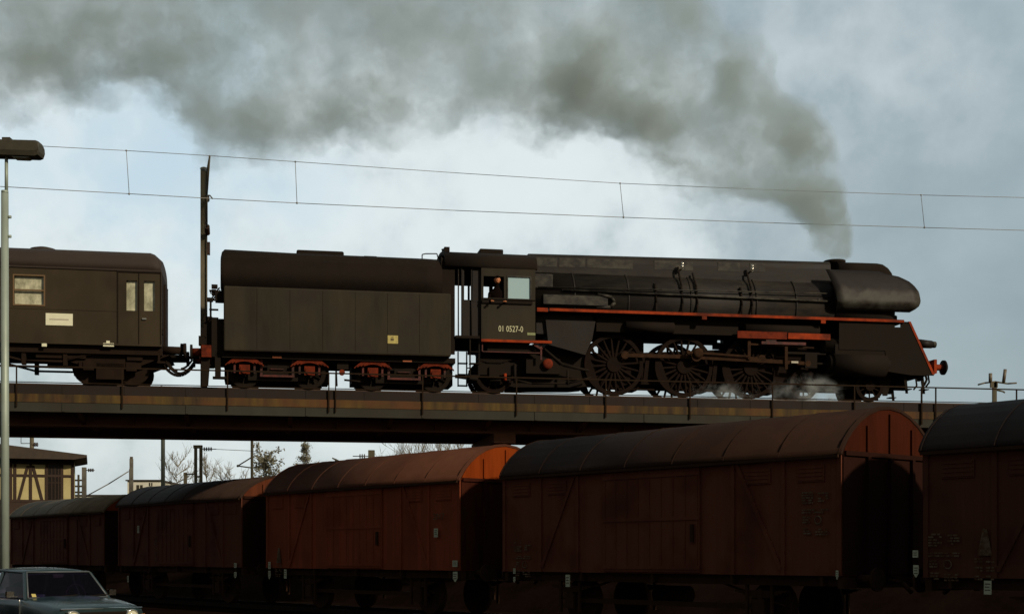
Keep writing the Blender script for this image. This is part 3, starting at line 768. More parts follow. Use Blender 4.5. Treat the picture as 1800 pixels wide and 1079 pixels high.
# --- cylinders and the front skirt
zc = 1.17
for sg in (-1, 1):
    m = MB().cyl((S(1462, 1.15), sg * 1.08, zc), (S(1555, 1.15), sg * 1.08, zc), .40, n=28); m.cyl((S(1456, 1.15), sg * 1.08, zc), (S(1464, 1.15), sg * 1.08, zc), .30, n=20); m.cyl((S(1553, 1.15), sg * 1.08, zc), (S(1561, 1.15), sg * 1.08, zc), .31, n=20)
    m.cyl((S(1448, 1.15), sg * 1.06, 1.78), (S(1572, 1.15), sg * 1.06, 1.78), .25, n=20)
    m.box(S(1464, 1.15), S(1553, 1.15), sg * .6, sg * 1.34, 1.12, 1.8)
    LO.b(m, 'cylinder', SOOT, bevel=0)
    # side skirt below the running board, with the small square opening near its front
    w = 1.36
    z0 = zr - .05; sk = []
    sq0, sq1 = S(1573, w), S(1583, w); zq0, zq1 = Z(1578, 575, w), Z(1578, 565, w)
    sA = S(1475, w); sF = lambda z: S(1600, w) + (S(1641, w) - S(1600, w)) * max(0, (z0 - z)) / (z0 - Z(1640, 658, w))
    zbot = Z(1640, 660, w)
    y0, y1 = sg * 1.33, sg * 1.36
    m = MB()
    zr2 = zr + .0
    m.prism([(sA, zq1), (sA, z0), (sF(z0), z0), (sF(zq1), zq1)], y0, y1)
    m.prism([(sA, zq0), (sA, zq1), (sq0, zq1), (sq0, zq0)], y0, y1)
    m.prism([(sq1, zq0), (sq1, zq1), (sF(zq1), zq1), (sF(zq0), zq0)], y0, y1)
    zm = 1.62
    m.prism([(sA, zm), (sA, zq0), (sF(zq0), zq0), (sF(zm), zm)], y0, y1)
    m.prism([(S(1560, w), zbot + .1), (S(1556, w), zm), (sF(zm), zm), (sF(zbot), zbot), (S(1600, w), zbot)], y0, y1)
    LO.b(m, 'side_skirt', SOOT)
# sloping front apron with red edge
zt_, zb_ = zr - .02, Z(1640, 658, 1.36)
sT, sB = S(1599, 1.36), S(1641, 1.36)
tq = .16 / (zt_ - zb_); m = MB().prism([(sT - .16 + (sB - sT) * tq, zt_ - .16), (sT - .035 + (sB - sT) * tq, zt_ - .16), (sB - .035, zb_), (sB - .16, zb_)], -1.33, 1.33)
ap = LO.b(m, 'front_apron', SOOT)
m = MB()
for sg in (-1, 1): m.prism([(sT - .05, zt_ + .03), (sT + .03, zt_ + .03), (sB + .04, zb_), (sB - .05, zb_)], sg * 1.33, sg * 1.38)
LO.b(m, 'apron_edge', REDL, ap)
m = MB()
for t in (.12, .35): 
    s_ = sT + (sB - sT) * t; zz = zt_ + (zb_ - zt_) * t
    for y in (-1.1, 1.1): m.cyl((s_ - .05, y, zz), (s_ + .14, y, zz + .05), .03, n=8)
m.tube([(sB - .02, -1.2, zb_ + .28), (sB + .1, -1.2, zb_ + .25), (sB + .1, 1.2, zb_ + .25), (sB - .02, 1.2, zb_ + .28)], .02)
LO.b(m, 'hand_rail', SOOT, ap)
# headlamps
for sg in (-1, 1):
    s_, zz = P(1622, 605, .8)
    lp = LO.b(MB().cyl((s_ - .15, sg * .8, zz + .02), (s_ + .32, sg * .8, zz), .15, .13, n=20), 'headlamp', BLACK)
    LO.b(MB().cyl((s_ + .32, sg * .8, zz), (s_ + .46, sg * .8, zz - .005), .115, .105, n=20), 'lens_ring', GREYM, lp)
# buffer beam, buffers, coupling, steps, pipes
zbf = Z(1655, 646, .87)
s_bb = S(1636, .9)
LO.b(MB().box(s_bb - .10, s_bb, -1.34, 1.34, zbf - .26, zbf + .2).box(S(1580, 1.2), s_bb - .1, -1.25, -1.2, zbf - .16, zbf + .02).box(S(1580, 1.2), s_bb - .1, 1.2, 1.25, zbf - .16, zbf + .02), 'buffer_beam', REDL)
for sg in (-1, 1):
    bf = LO.b(MB().cyl((s_bb, sg * .88, zbf), (s_bb + .50, sg * .88, zbf), .115, .10, n=16).cyl((s_bb, sg * .88, zbf), (s_bb + .05, sg * .88, zbf), .19, n=16), 'buffer', REDL)
    LO.b(MB().lathe([(.44, .08), (.44, .25), (.50, .25), (.56, .16), (.57, .02)], (s_bb, sg * .88, zbf), n=24), 'buffer_head', SOOT, bf)
    m = MB()
    for px in (1592, 1622):
        s_ = S(px, 1.2); m.prism([(s_ - .07, zbf - .2), (s_ + .05, zbf - .2), (s_ + .12, .25), (s_ + .04, .25)], sg * 1.1, sg * 1.14)
        m.box(s_ - .08, s_ + .16, sg * 1.06, sg * 1.34, .36, .39)
    LO.b(m, 'front_step', SOOT)
m = MB()
m.tube([(s_bb, 0, zbf), (s_bb + .25, 0, zbf - .05), (s_bb + .32, 0, zbf - .3), (s_bb + .22, 0, zbf - .5)], .04)
for y in (-.45, .45): m.tube([(s_bb, y, zbf - .15), (s_bb + .14, y, zbf - .2), (s_bb + .18, y, zbf - .45), (s_bb + .06, y, zbf - .6)], .03)
m.prism([(S(1548, .8), zbf - .2), (S(1570, .8), zbf - .2), (S(1560, .8), .2), (S(1552, .8), .2)], -.8, -.76)
m.tube([(S(1596, .9), -.9, .75), (S(1612, .9), -.9, .98)], .03); m.tube([(S(1574, .9), -.8, .95), (S(1610, .9), -.8, .95)], .03)
LO.b(m, 'coupling_hoses', SOOT)
# --- cab
w = 1.45
sa, sb_ = S(846, w), S(941, w)
zsill, zbot = Z(893, 524.5, w), Z(893, 597, w)
zwt = Z(893, 486.5, w)
zrf = Z(893, 470, w)
RO = lambda yv: None
wl, wr = S(893, w), S(932, w)
ol, orr = S(850, w), S(886, w)
for sg in (-1, 1):
    y0, y1 = sg * (w - .03), sg * w
    dz = 0 if sg < 0 else .42               # the far side openings reach higher
    zt2 = zwt + dz if sg < 0 else min(zwt + .5, zrf + .12)
    m = MB()
    m.box(sa, sb_, y0, y1, zbot, zsill)
    m.box(sa, ol, y0, y1, zsill, zrf); m.box(orr, wl, y0, y1, zsill, zrf); m.box(wr, sb_, y0, y1, zsill, zrf)
    m.box(ol, orr, y0, y1, zt2, zrf + .13) if sg > 0 else m.box(ol, orr, y0, y1, zwt, zrf)
    m.box(wl, wr, y0, y1, zt2, zrf + .13) if sg > 0 else m.box(wl, wr, y0, y1, zwt, zrf)
    cs = LO.b(m, 'cab_side', TENDER)
    m = MB(); t = .035
    m.box(wl - t, wr + t, y1, y1 + sg * .02, zwt, zwt + t).box(wl - t, wr + t, y1, y1 + sg * .02, zsill - t, zsill).box(wl - t, wl, y1, y1 + sg * .02, zsill, zwt).box(wr, wr + t, y1, y1 + sg * .02, zsill, zwt)
    wf = LO.b(m, 'window_frame', GREYM, cs)
    if sg < 0: LO.b(MB().box(wl, wr, y0 + sg * .004, y0 + sg * .010, zsill, zwt), 'window_pane', PANE, cs)
    LO.b(MB().box(sa + .02, sb_ - .1, y1, y1 + sg * .06, zsill - .17, zsill - .08).box(sa, sb_, y1, y1 + sg * .03, zsill - .05, zsill - .02), 'arm_rest', SOOT, cs)
    LO.b(MB().box(sa, S(970, w), y1 - sg * .1, y1 + sg * .02, zbot - .08, zbot), 'footplate_edge', REDL)
    m = MB(); zz = Z(900, 618, w)
    m.box(S(850, w), S(950, w), sg * 1.30, sg * 1.34, zz - .015, zz + .015).box(S(848, w), S(850, w), sg * 1.3, sg * 1.34, zz, zbot - .08).box(S(951, w), S(954, w), sg * 1.3, sg * 1.35, zz - .22, zbot - .1)
    m.prism([(S(935, w), zbot - .1), (S(942, w), zbot - .1), (S(956, w), zbot - .24), (S(950, w), zbot - .26)], sg * 1.35, sg * 1.38)
    LO.b(m, 'footplate_bracket', REDD)
    m = MB(); m.box(S(855, 1), S(942, 1), sg * .9, sg * 1.2, zz + .02, zbot - .1); LO.b(m, 'cab_tank', SOOT)
s_, zz = P(962, 640, 1.1); LO.b(MB().lathe([(-.08, .06), (-.08, .16), (.08, .16)], (s_, -1.15, zz), axis='y', n=16), 'injector', BOGR)
s_, zz = P(888, 662, 1.1); LO.b(MB().cyl((s_, -1.1, zz - .12), (s_, -1.1, zz + .1), .05, n=10), 'oil_can', REDL)
# cab floor, front wall, roof
LO.b(MB().box(S(800, 1.3), sb_, -1.4, 1.4, zbot + .02, zbot + .1), 'cab_floor', SOOT)
LO.b(MB().box(sb_ - .12, sb_ - .06, -1.42, -.72, zbot, zrf).box(sb_ - .12, sb_ - .06, .72, 1.42, zbot, zrf).box(sb_ - .12, sb_ - .06, -.72, .72, zrf - .5, zrf + .3), 'cab_front', SOOT)
LO.b(MB().box(sb_ - 1.0, sb_ - .13, -.7, .7, zbot + .1, 3.6).cyl((sb_ - 1.05, -.3, 3.1), (sb_ - .9, -.3, 3.1), .12).cyl((sb_ - 1.05, .2, 3.2), (sb_ - .9, .2, 3.2), .1), 'backhead', SOOT)
zrt = Z(860, 446, .3)
def roofsec(s_, lift=0, hw=1.48):
    r = []
    n = 14
    for k in range(n + 1):
        a = math.pi * k / n; r.append((s_, -hw * math.cos(a), zrf - .02 + lift + (zrt + lift * 0 - zrf) * (math.sin(a) ** .75)))
    for k in range(n, -1, -1):
        a = math.pi * k / n; r.append((s_, -(hw - .05) * math.cos(a), zrf - .06 + lift + (zrt - .05 - zrf) * (math.sin(a) ** .75)))
    return r
rf = LO.b(MB().loft([roofsec(S(776, .6)), roofsec(sb_ + .06)], smooth=True), 'cab_roof', SOOT)
LO.b(MB().box(S(841, .3), S(882, .3), -.6, .6, zrt - .08, Z(860, 441, .3)), 'roof_vent', SOOT, rf, bevel=.03)
m = MB().tube([(S(782, .3), -.5, zrt - .1), (S(782, .3), -.5, zrt + .05), (S(776, .3), -.4, zrt + .04)], .03); m.box(S(777, .3), S(786, .3), -.9, .9, zrt - .12, zrt + .03)
LO.b(m, 'roof_lip', SOOT, rf)
# cab rear: grab rails, doors
m = MB()
for px in (806, 812, 829, 846): s_ = S(px, 1.4); m.tube([(s_, -1.36, zbot + .1), (s_, -1.36, zrf - .1)], .022)
m.box(S(812, 1.35), S(845, 1.35), -1.33, -1.29, zbot, Z(828, 527, 1.35))
m.box(S(812, 1.35), S(816, 1.35), -1.34, -1.2, zbot, zrf); m.box(S(831, 1.35), S(846, 1.35), -1.34, -1.2, Z(840, 530, 1.35), zrf)
LO.b(m, 'cab_door', BLACK)
m = MB()
for px in (826, 842): s_ = S(px, 1.3); m.box(s_ - .02, s_ + .02, -1.36, -1.3, .45, zbot); m.box(s_ - .02, s_ + .02, 1.3, 1.36, .45, zbot)
for z in (.48, .85, 1.22): m.box(S(825, 1.3), S(843, 1.3), -1.4, -1.18, z - .02, z + .01); m.box(S(825, 1.3), S(843, 1.3), 1.18, 1.4, z - .02, z + .01)
LO.b(m, 'cab_steps', SOOT)
# pipework under cab
m = MB()
m.tube([(S(862, 1.1), -1.0, .36), (S(905, 1.1), -1.0, .42), (S(935, 1.1), -1.05, .3), (S(1000, 1.1), -1.05, .34), (S(1040, 1.1), -1.0, .55)], .03)
m.tube([(S(905, 1.1), -1.1, .3), (S(905, 1.1), -1.1, .9)], .05); m.tube([(S(998, 1.1), -1.1, .28), (S(998, 1.1), -1.1, .75)], .04); m.tube([(S(950, 1.1), -1.1, 1.5), (S(990, 1.1), -1.12, .9), (S(1035, 1.1), -1.1, .75)], .045)
m.box(S(925, 1.1), S(985, 1.1), -1.1, -.8, .62, 1.1)
LO.b(m, 'injector_pipes', SOOT)
# lettering
s_, zz = P(898, 578.5, 1.47)
nt = text('number', '01 0527-0', .27, CREAM, LO.o, (s_ - c_loco, -1.456, zz), (R_(90), 0, 0), .006); nt.scale = (.72, 1, 1)
s_, zz = P(934, 586.5, 1.47)
pl = LO.b(MB().box(s_ - .13, s_ + .13, -1.462, -1.452, zz - .045, zz + .035), 'depot_plate', mat('olive_plate', (.30, .34, .12), (.2, .22, .1), rough=.5, scale=30))
s_, zz = P(923, 522, 1.47)

# ================================================================== tender
c_ten = (S(350, 1) + S(800, 1)) / 2
TE = Rig('tender', c_ten, 'dark box tender with red bogies coupled behind the locomotive', 'tender')
w = 1.5
t0, t1 = S(393, w), S(793, w); zb_, zs = Z(590, 621.5, w), Z(600, 509, w)
m = MB().box(t0, t1, -w, w, zb_, zs)
TE.b(m, 'water_tank', TENDER, bevel=.05)
m = MB()
for k in range(1, 7): s_ = t0 + (t1 - t0) * k / 7; m.box(s_ - .006, s_ + .006, -w - .003, -w + .01, zb_ + .08, zs - .06)
TE.b(m, 'panel_seams', SOOT)
# upper tank and coal bunker
def up(px, hw, ztopy):
    s_ = S(px, 1.0); zt = Z(px, ztopy, .6); ring = [(s_, -hw, zs - .02), (s_, -hw, zt - .42)]
    for k in range(9):
        a = math.pi * k / 8; ring.append((s_, -(hw - .35) * math.cos(a) - .35 * (1 if math.cos(a) > .01 else -1 if math.cos(a) < -.01 else 0) * (abs(math.cos(a)) ** .5), zt - .42 + .42 * math.sin(a) ** .8))
    ring += [(s_, hw, zt - .42), (s_, hw, zs - .02)]
    return ring
m = MB().loft([up(388, 1.28, 450), up(390, 1.32, 442), up(395, 1.34, 437.5), up(520, 1.36, 444.5), up(640, 1.36, 449.5), up(745, 1.36, 454), up(775, 1.36, 456)], smooth=True)
TE.b(m, 'coal_bunker', SOOT)
m = MB().box(S(521, .6), S(604, .6), -.8, .8, Z(560, 450, .6) - .2, Z(560, 442.3, .6)); TE.b(m, 'bunker_cover', SOOT, bevel=.05)
m = MB().box(S(640, .6), S(663, .6), -.5, .5, Z(650, 455, .6) - .1, Z(650, 448.5, .6)); TE.b(m, 'filler_hatch', SOOT, bevel=.02)
m = MB().tube([(S(742, .8), -.8, Z(742, 456, .8)), (S(742, .8), -.8, Z(742, 447.5, .8)), (S(748, .8), -.8, Z(748, 446, .8)), (S(768, .8), -.8, Z(768, 446, .8)), (S(771, .8), -.8, Z(771, 457, .8))], .018)
m.tube([(S(742, .8), .6, Z(742, 456, .8)), (S(748, .8), .6, Z(748, 446, .8)), (S(768, .8), .6, Z(768, 446, .8)), (S(771, .8), .6, Z(771, 457, .8))], .018)
TE.b(m, 'grab_rail', GREYM)
m = MB().prism([(S(770, 1.4), zb_ + .1), (S(800, 1.4), zb_ + .1), (S(800, 1.4), Z(790, 470, 1.3)), (S(776, 1.4), Z(790, 456, 1.0))], -1.34, -1.26); m.prism([(S(770, 1.4), zb_ + .1), (S(800, 1.4), zb_ + .1), (S(800, 1.4), Z(790, 470, 1.3)), (S(776, 1.4), Z(790, 456, 1.0))], 1.26, 1.34)
m.box(S(776, 1), S(780, 1), -1.26, 1.26, zb_, 3.9)
TE.b(m, 'front_wall', SOOT)
# frame, small plates
TE.b(MB().box(S(390, 1.2), S(800, 1.2), -1.25, 1.25, Z(590, 633, 1.25), zb_ - .01), 'underframe', SOOT)
for px, py in ((487, 627), (716, 634)):
    s_, zz = P(px, py, 1.26); TE.b(MB().box(s_ - .14, s_ + .14, -1.275, -1.25, zz - .035, zz + .02), 'enamel_plate', mat('orange_plate', (.40, .11, .03), rough=.6))
s_, zz = P(690.5, 597, 1.5)
py_ = TE.b(MB().box(s_ - .16, s_ + .16, -1.513, -1.505, zz - .12, zz + .13), 'yellow_sign', YELLOW)
TE.b(MB().box(s_ - .07, s_ + .03, -1.516, -1.5135, zz - .03, zz + .04).box(s_ - .05, s_ + .02, -1.516, -1.5135, zz + .06, zz + .085), 'sign_marks', mat('brown_mark', (.12, .09, .03)), py_)
# bogies
AX = ((430, 544), (655, 765))
for pa, pb in AX:
    sa_, sb2 = S(pa, 1.05), S(pb, 1.05); mid = (sa_ + sb2) / 2
    bg = TE.b(MB().box(sa_ - .5, sb2 + .5, -.7, .7, .62, .8).box(mid - .3, mid + .3, -1.0, 1.0, .5, .72).box(sa_ - .62, sb2 + .62, -.55, .55, .24, 1.1).box(sa_ + .1, sb2 - .1, -.95, .95, .22, .5).box(mid - .55, mid + .55, -.98, .98, .62, 1.15), 'bogie', SOOT)
    for sg in (-1, 1):
        m = MB()
        y0, y1 = sg * 1.02, sg * 1.09
        m.box(sa_ - .62, sb2 + .62, y0, y1, .88, .97)
        m.box(mid - .52, mid + .52, y0, y1, .32, .38)
        for x in (mid - .48, mid + .48): m.box(x - .035, x + .035, y0, y1 - sg * .01, .38, .88)
        for x in (sa_, sb2):
            m.box(x - .33, x - .27, y0, y1, .42, .88); m.box(x + .27, x + .33, y0, y1, .42, .88)
        m.box(mid - .2, mid + .2, y0, y1 - sg * .02, .55, .58)
        TE.b(m, 'side_frame', REDD, bg)
        for x in (sa_, sb2):
            m = MB().box(x - .16, x + .16, sg * 1.05, sg * 1.2, .38, .66).cyl((x, sg * 1.2, .52), (x, sg * 1.24, .52), .13, n=14)
            # arched leaf spring
            for k in range(4):
                L_ = .58 - k * .10
                for q in range(8):
                    a0, a1 = -L_ + 2 * L_ * q / 8, -L_ + 2 * L_ * (q + 1) / 8
                    za_, zb3 = .92 - .28 * (a0 / .58) ** 2 - k * .045, .92 - .28 * (a1 / .58) ** 2 - k * .045
                    m.prism([(x + a0, za_ - .02), (x + a1, zb3 - .02), (x + a1, zb3 + .02), (x + a0, za_ + .02)], sg * 1.11, sg * 1.19)
            TE.b(m, 'axle_box', BOGR, bg)
    for x in (sa_, sb2):
        for sg in (-1, 1): TE.b(spoked(.5, x, sg * .78, .5, 10).cyl((x, sg * .70, .5), (x, sg * .73, .5), .40, n=24), 'wheel', SOOT)
s_, zz = P(601, 655, 1.1); TE.b(MB().cyl((s_, -1.1, zz), (s_, -1.2, zz), .09, n=14), 'water_valve', REDL)
TE.b(MB().tube([(S(590, .9), -.9, .9), (S(592, .9), -.9, .1)], .03).tube([(S(605, .9), -.9, .3), (S(640, .9), -.9, .25)], .03).box(S(592, .9), S(612, .9), -1.1, -.8, .6, 1.0).tube([(S(800, .9), -.9, .5), (S(840, .9), -.9, .42)], .06), 'brake_rigging', SOOT)
# rear wall fittings: ladders, lamps, buffers, hoses
m = MB()
se = S(391, 1.2)
m.box(S(372, 1.2), t0, -1.2, 1.2, Z(380, 575, 1.2) - .9, Z(380, 560, 1.2))
m.box(S(358, 1.0), S(373, 1.0), -1.0, 1.0, Z(365, 605, 1), Z(365, 556, 1))
m.box(S(378, 1.1), t0, -1.2, -.7, 2.6, Z(380, 512, 1.1)); m.box(S(372, 1.1), S(380, 1.1), -1.15, -.9, Z(376, 512, 1.1) - .1, Z(376, 509, 1.1))
m.box(S(349, 1.1), S(360, 1.1), -1.1, -.85, Z(353, 606, 1.1), Z(353, 590, 1.1)); m.box(S(353, 1.1), S(362, 1.1), -1.1, -.85, Z(353, 592, 1.1), Z(353, 576, 1.1))
TE.b(m, 'rear_lockers', SOOT)
m = MB()
for y in (-1.15, -.75):
    m.tube([(S(370, 1.1), y, Z(370, 560, 1.1)), (S(370, 1.1), y, Z(370, 528, 1.1)), (S(386, 1.1), y, Z(386, 506, 1.1))], .025)
for py in (512, 528, 545, 560): zz = Z(372, py, 1.1); m.tube([(S(370, 1.1), -1.15, zz), (S(370, 1.1), -.75, zz)], .02); m.tube([(S(368, 1.1), -1.18, zz), (S(384, 1.1), -1.18, zz)], .03)
for px, py in ((379, 504), (371, 527)): s_, zz = P(px, py, 1.1); m.box(s_ - .12, s_ + .06, -1.22, -1.05, zz - .06, zz + .05)
TE.b(m, 'rear_ladder', SOOT)
zbf2 = Z(350, 619, .88)
m = MB().box(S(355, 1), S(372, 1), -1.32, 1.32, zbf2 - .2, zbf2 + .16); TE.b(m, 'buffer_beam', BOGR)
for sg in (-1, 1):
    bf = TE.b(MB().cyl((S(356, 1), sg * .88, zbf2), (S(338, 1), sg * .88, zbf2), .13, .12, n=16), 'buffer', BOGR)
    TE.b(MB().cyl((S(338, 1), sg * .88, zbf2), (S(334, 1), sg * .88, zbf2), .23, n=20), 'buffer_head', SOOT, bf)
m = MB().prism([(S(353, 1), zbf2 - .1), (S(370, 1), zbf2 - .1), (S(366, 1), .0), (S(355, 1), .0)], -1.15, -.95)
m.box(S(378, 1.1), S(388, 1.1), -1.2, -.95, .25, zbf2); m.box(S(374, 1.1), S(398, 1.1), -1.22, -.95, .22, .28)
m.tube([(S(388, 1.1), -1.0, .5), (S(372, 1.1), -1.0, .62), (S(356, 1.1), -1.0, .72)], .03)
TE.b(m, 'rear_steps', SOOT)

# ================================================================== coach
c_co = S(292, 1.45) - 9.0
CO = Rig('passenger_coach', c_co, 'olive brown luggage coach with paired end doors trailing the tender', 'railway coach')
w = 1.45
e1 = S(284, w); e0 = e1 - 18.0
zbt, ztp = Z(200, 607, w), Z(200, 474.5, w)
zroof = Z(200, 443.5, .4)
# body side with real openings
wins = [(S(25, w), S(77, w), Z(50, 535, w), Z(50, 485, w))]
L0 = wins[0][0]
for k in range(1, 5): wins.append((L0 - 2.6 * k, L0 - 2.6 * k + .95, wins[0][2], wins[0][3]))
doors = [(S(222, w), S(241, w), Z(232, 546, w), Z(232, 493, w)), (S(253, w), S(272, w), Z(262, 546.5, w), Z(262, 494, w))]
allw = sorted(wins + doors)
for sg in (-1, 1):
    m = MB(); y0, y1 = sg * (w - .10), sg * w
    zl, zh = min(a[2] for a in allw), max(a[3] for a in allw)
    m.box(e0, e1, y0, y1, zbt, zl); m.box(e0, e1, y0, y1, zh, ztp)
    x = e0
    for a, b, z0, z1 in allw:
        m.box(x, a, y0, y1, zl, zh)
        if z0 > zl + .001: m.box(a, b, y0, y1, zl, z0)
        if z1 < zh - .001: m.box(a, b, y0, y1, z1, zh)
        x = b
    m.box(x, e1, y0, y1, zl, zh)
    bs = CO.b(m, 'body_side', COACH)
    for a, b, z0, z1 in wins:
        t = .04
        wf = CO.b(MB().box(a - t, b + t, y1, y1 + sg * .018, z1, z1 + t).box(a - t, b + t, y1, y1 + sg * .018, z0 - t, z0).box(a - t, a, y1, y1 + sg * .018, z0, z1).box(b, b + t, y1, y1 + sg * .018, z0, z1).box(a, b, y1 - sg * .03, y1 + sg * .012, (z0 + z1) / 2 - .02, (z0 + z1) / 2 + .025), 'window', mat('window_frame_wood', (.17, .10, .04), rough=.6))
        CO.b(MB().box(a, b, y0 + sg * .002, y0 + sg * .01, z0, z1), 'pane', CURT, wf)
    dl, dr = S(206, w), S(282, w)
    d0 = CO.b(MB().box(dl, dl + .03, y1, y1 + sg * .02, zbt + .05, ztp - .02).box(dr, dr + .02, y1, y1 + sg * .02, zbt + .05, ztp - .02).box((dl + dr) / 2 - .01, (dl + dr) / 2 + .012, y1, y1 + sg * .015, zbt + .05, ztp - .02).box(dl, dr, y1, y1 + sg * .025, ztp - .06, ztp - .02), 'double_door', SOOT)
    for a, b, z0, z1 in doors: CO.b(MB().box(a, b, y0 + sg * .002, y0 + sg * .01, z0, z1), 'door_pane', CURT, d0)
    CO.b(MB().box((dl + dr) / 2 + .1, (dl + dr) / 2 + .22, y1, y1 + sg * .05, zl - .26, zl - .22), 'door_handle', STEEL, d0)
    CO.b(MB().box(e0, e1, y1, y1 + sg * .035, ztp - .02, ztp + .03), 'gutter', COACHR)
    zz = Z(150, 545, w); CO.b(MB().box(e0, dl, y1, y1 + sg * .012, zz - .012, zz + .012).box(e0, e1, y1, y1 + sg * .02, zbt, zbt + .05), 'waist_rail', COACH)
    m = MB(); m.box(S(62, 1.3), S(150, 1.3), sg * 1.0, sg * 1.2, .72, .95)
    m.tube([(S(-30, 1.2), sg * 1.2, .9), (S(40, 1.2), sg * 1.2, .62), (S(110, 1.2), sg * 1.2, .62), (S(165, 1.2), sg * 1.2, .9)], .035)
    for px in (42, 115): m.box(S(px, 1.2) - .06, S(px, 1.2) + .06, sg * 1.1, sg * 1.25, .5, .9)
    m.tube([(S(-200, 1.2), sg * .6, .7), (S(165, 1.2), sg * .6, .66)], .025)
    CO.b(m, 'truss_rods', CUND)
zz0, zz1 = Z(104, 572, w), Z(104, 551, w)
lb = CO.b(MB().box(S(80.5, w), S(128, w), -w - .02, -w - .005, zz0, zz1), 'destination_board', WHITE)
CO.b(MB().box(S(87, w), S(121, w), -w - .024, -w - .0205, (zz0 + zz1) / 2 - .02, (zz0 + zz1) / 2 + .02), 'faded_line', mat('pale_grey_line', (.55, .50, .36)), lb)
CO.b(MB().box(e1 - .05, e1, -w + .10, w - .10, zbt, ztp), 'end_wall', CUND)
CO.b(MB().box(e1, e1 + .05, -.5, .5, zbt, ztp - .2), 'gangway_door', CUND)
CO.b(MB().box(e0, e0 + .05, -w + .10, w - .10, zbt, ztp), 'end_wall', COACH)
CO.b(MB().box(e1, e1 + .03, -1.3, -1.1, zbt + .4, zbt + .55), 'end_lamp', SOOT)
def rs(s_, drop, hw=w):
    r = []
    for k in range(17):
        a = math.pi * k / 16; r.append((s_, -hw * (abs(math.cos(a)) ** .8) * (1 if math.cos(a) > 0 else -1), ztp + (zroof - drop - ztp) * math.sin(a) ** .7))
    return r
rf = CO.b(MB().loft([rs(e0, .25), rs(e0 + .35, 0), rs(e1 - .38, 0), rs(e1 - .25, .05), rs(e1 - .02, .27)]), 'roof', COACHR)
for px in (74, -300, -600): s_, zz = P(px, 440, .2); CO.b(MB().lathe([(-.1, .42), (.09, .38), (.14, .2), (.14, .05)], (s_, 0, zroof + .0), axis='z', n=20), 'roof_vent', COACHR, rf)
CO.b(MB().box(e0, e1, -1.3, 1.3, zbt - .24, zbt - .01), 'underframe', CUND)
for px in (78, 190): s_, zz = P(px, 606, w); CO.b(MB().box(s_ - (.14 if px > 100 else .07), s_ + (.17 if px > 100 else .07), -w - .02, -w - .005, zz - .05, zz + .05).box(s_ - .05, s_ + .05, -w - .02, -w - .005, zz + .05, zz + .12 if px > 100 else zz + .06), 'number_plate', WHITE)
for cx in (S(196, .8), e0 + 3.2):
    bg = CO.b(MB().prism([(cx - 1.75, zbt - .2), (cx + 1.75, zbt - .2), (cx + 1.35, .75), (cx + .75, .5), (cx - .75, .5), (cx - 1.45, .72)], -1.12, 1.12), 'bogie', CUND)
    for x in (cx - .98, cx + .98):
        pass
    for x in (cx - .62, cx + .62):
        for sg in (-1, 1):
            CO.b(MB().lathe([(-.06, .46), (-.06, .52), (.06, .5), (.06, .46)], (x, sg * .78, .5), axis='y', n=26), 'wheel', CUND)
    for sg in (-1, 1):
        m = MB()
        m.box(cx - .4, cx + .4, sg * 1.1, sg * 1.2, .12, .6); m.box(cx - .9, cx + .9, sg * 1.1, sg * 1.2, .45, .62)
        for x in (cx - .62, cx + .62): m.box(x - .15, x + .15, sg * 1.1, sg * 1.24, .38, .64)
        CO.b(m, 'bogie_side', CUND, bg)
m = MB()
for px, h_ in ((236, .7), (262, .85)): m.box(S(px, 1.1) - .2, S(px, 1.1) + .25, -1.2, -.8, h_, 1.0)
m.cyl((S(250, .9), -.5, .82), (S(285, .9), -.5, .82), .16); m.box(S(277, 1.2), S(290, 1.2), -1.35, -1.0, .62, .68); m.box(S(278, 1.2), S(282, 1.2), -1.3, -1.26, .62, 1.0)
CO.b(m, 'brake_gear', CUND)
zz = Z(300, 616, .88)
for sg in (-1, 1):
    bf = CO.b(MB().cyl((e1, sg * .88, zz), (S(322, 1), sg * .88, zz), .13, .12, n=16), 'buffer', CUND)
    CO.b(MB().cyl((S(322, 1), sg * .88, zz), (S(327, 1), sg * .88, zz), .23, n=20), 'buffer_head', CUND, bf)
m = MB()
def hang(pa, ya, pb, yb, sag, yy_, r=.035):
    pts = []
    for k in range(13):
        t = k / 12; px = pa + (pb - pa) * t; py = ya + (yb - ya) * t + sag * 4 * t * (1 - t)
        s_, z_ = P(px, py, -yy_); pts.append((s_, yy_, z_))
    m.tube(pts, r)
hang(288, 630, 340, 638, 22, -.7, .04); hang(286, 640, 342, 640, 20, -.5, .045); hang(290, 626, 312, 652, 6, -.6); hang(318, 648, 338, 632, 4, -.6)
m.tube([(e1 - .2, 0, 1.0), (S(350, 0), 0, 1.0)], .05); m.box(S(314, .2), S(320, .2), -.1, .1, 1.0, 1.22)
hang(318, 618, 320, 604, 0, 0, .05)
CO.b(m, 'coupling_hoses', SOOT)

# ------------------------------------------------------------------ driver leaning at the cab window
def skinned(name, m, parent, pts, edges, radii, sub=1):
    me = bpy.data.meshes.new(name); me.from_pydata(pts, edges, []); me.update()
    o = bpy.data.objects.new(name, me); COL.objects.link(o); o.parent = parent
    sk = o.modifiers.new('skin', 'SKIN'); sk.use_smooth_shade = True
    d = me.skin_vertices[0].data
    for i, r in enumerate(radii): d[i].radius = (r if isinstance(r, tuple) else (r, r)); d[i].use_root = (i == 0)
    sb3 = o.modifiers.new('subdivision', 'SUBSURF'); sb3.levels = sub; sb3.render_levels = sub
    me.materials.append(m)
    return o
sp_, zf = P(872, 494, 1.18)
zfl = zbot if False else Z(893, 597, 1.45) + .1
pr = empty('person', train_to_world(sp_, -1.26, zfl), AL, 'locomotive driver in dark overalls and cap looking out of the open cab window', 'person')
hz = zf - zfl                       # head centre above the floor
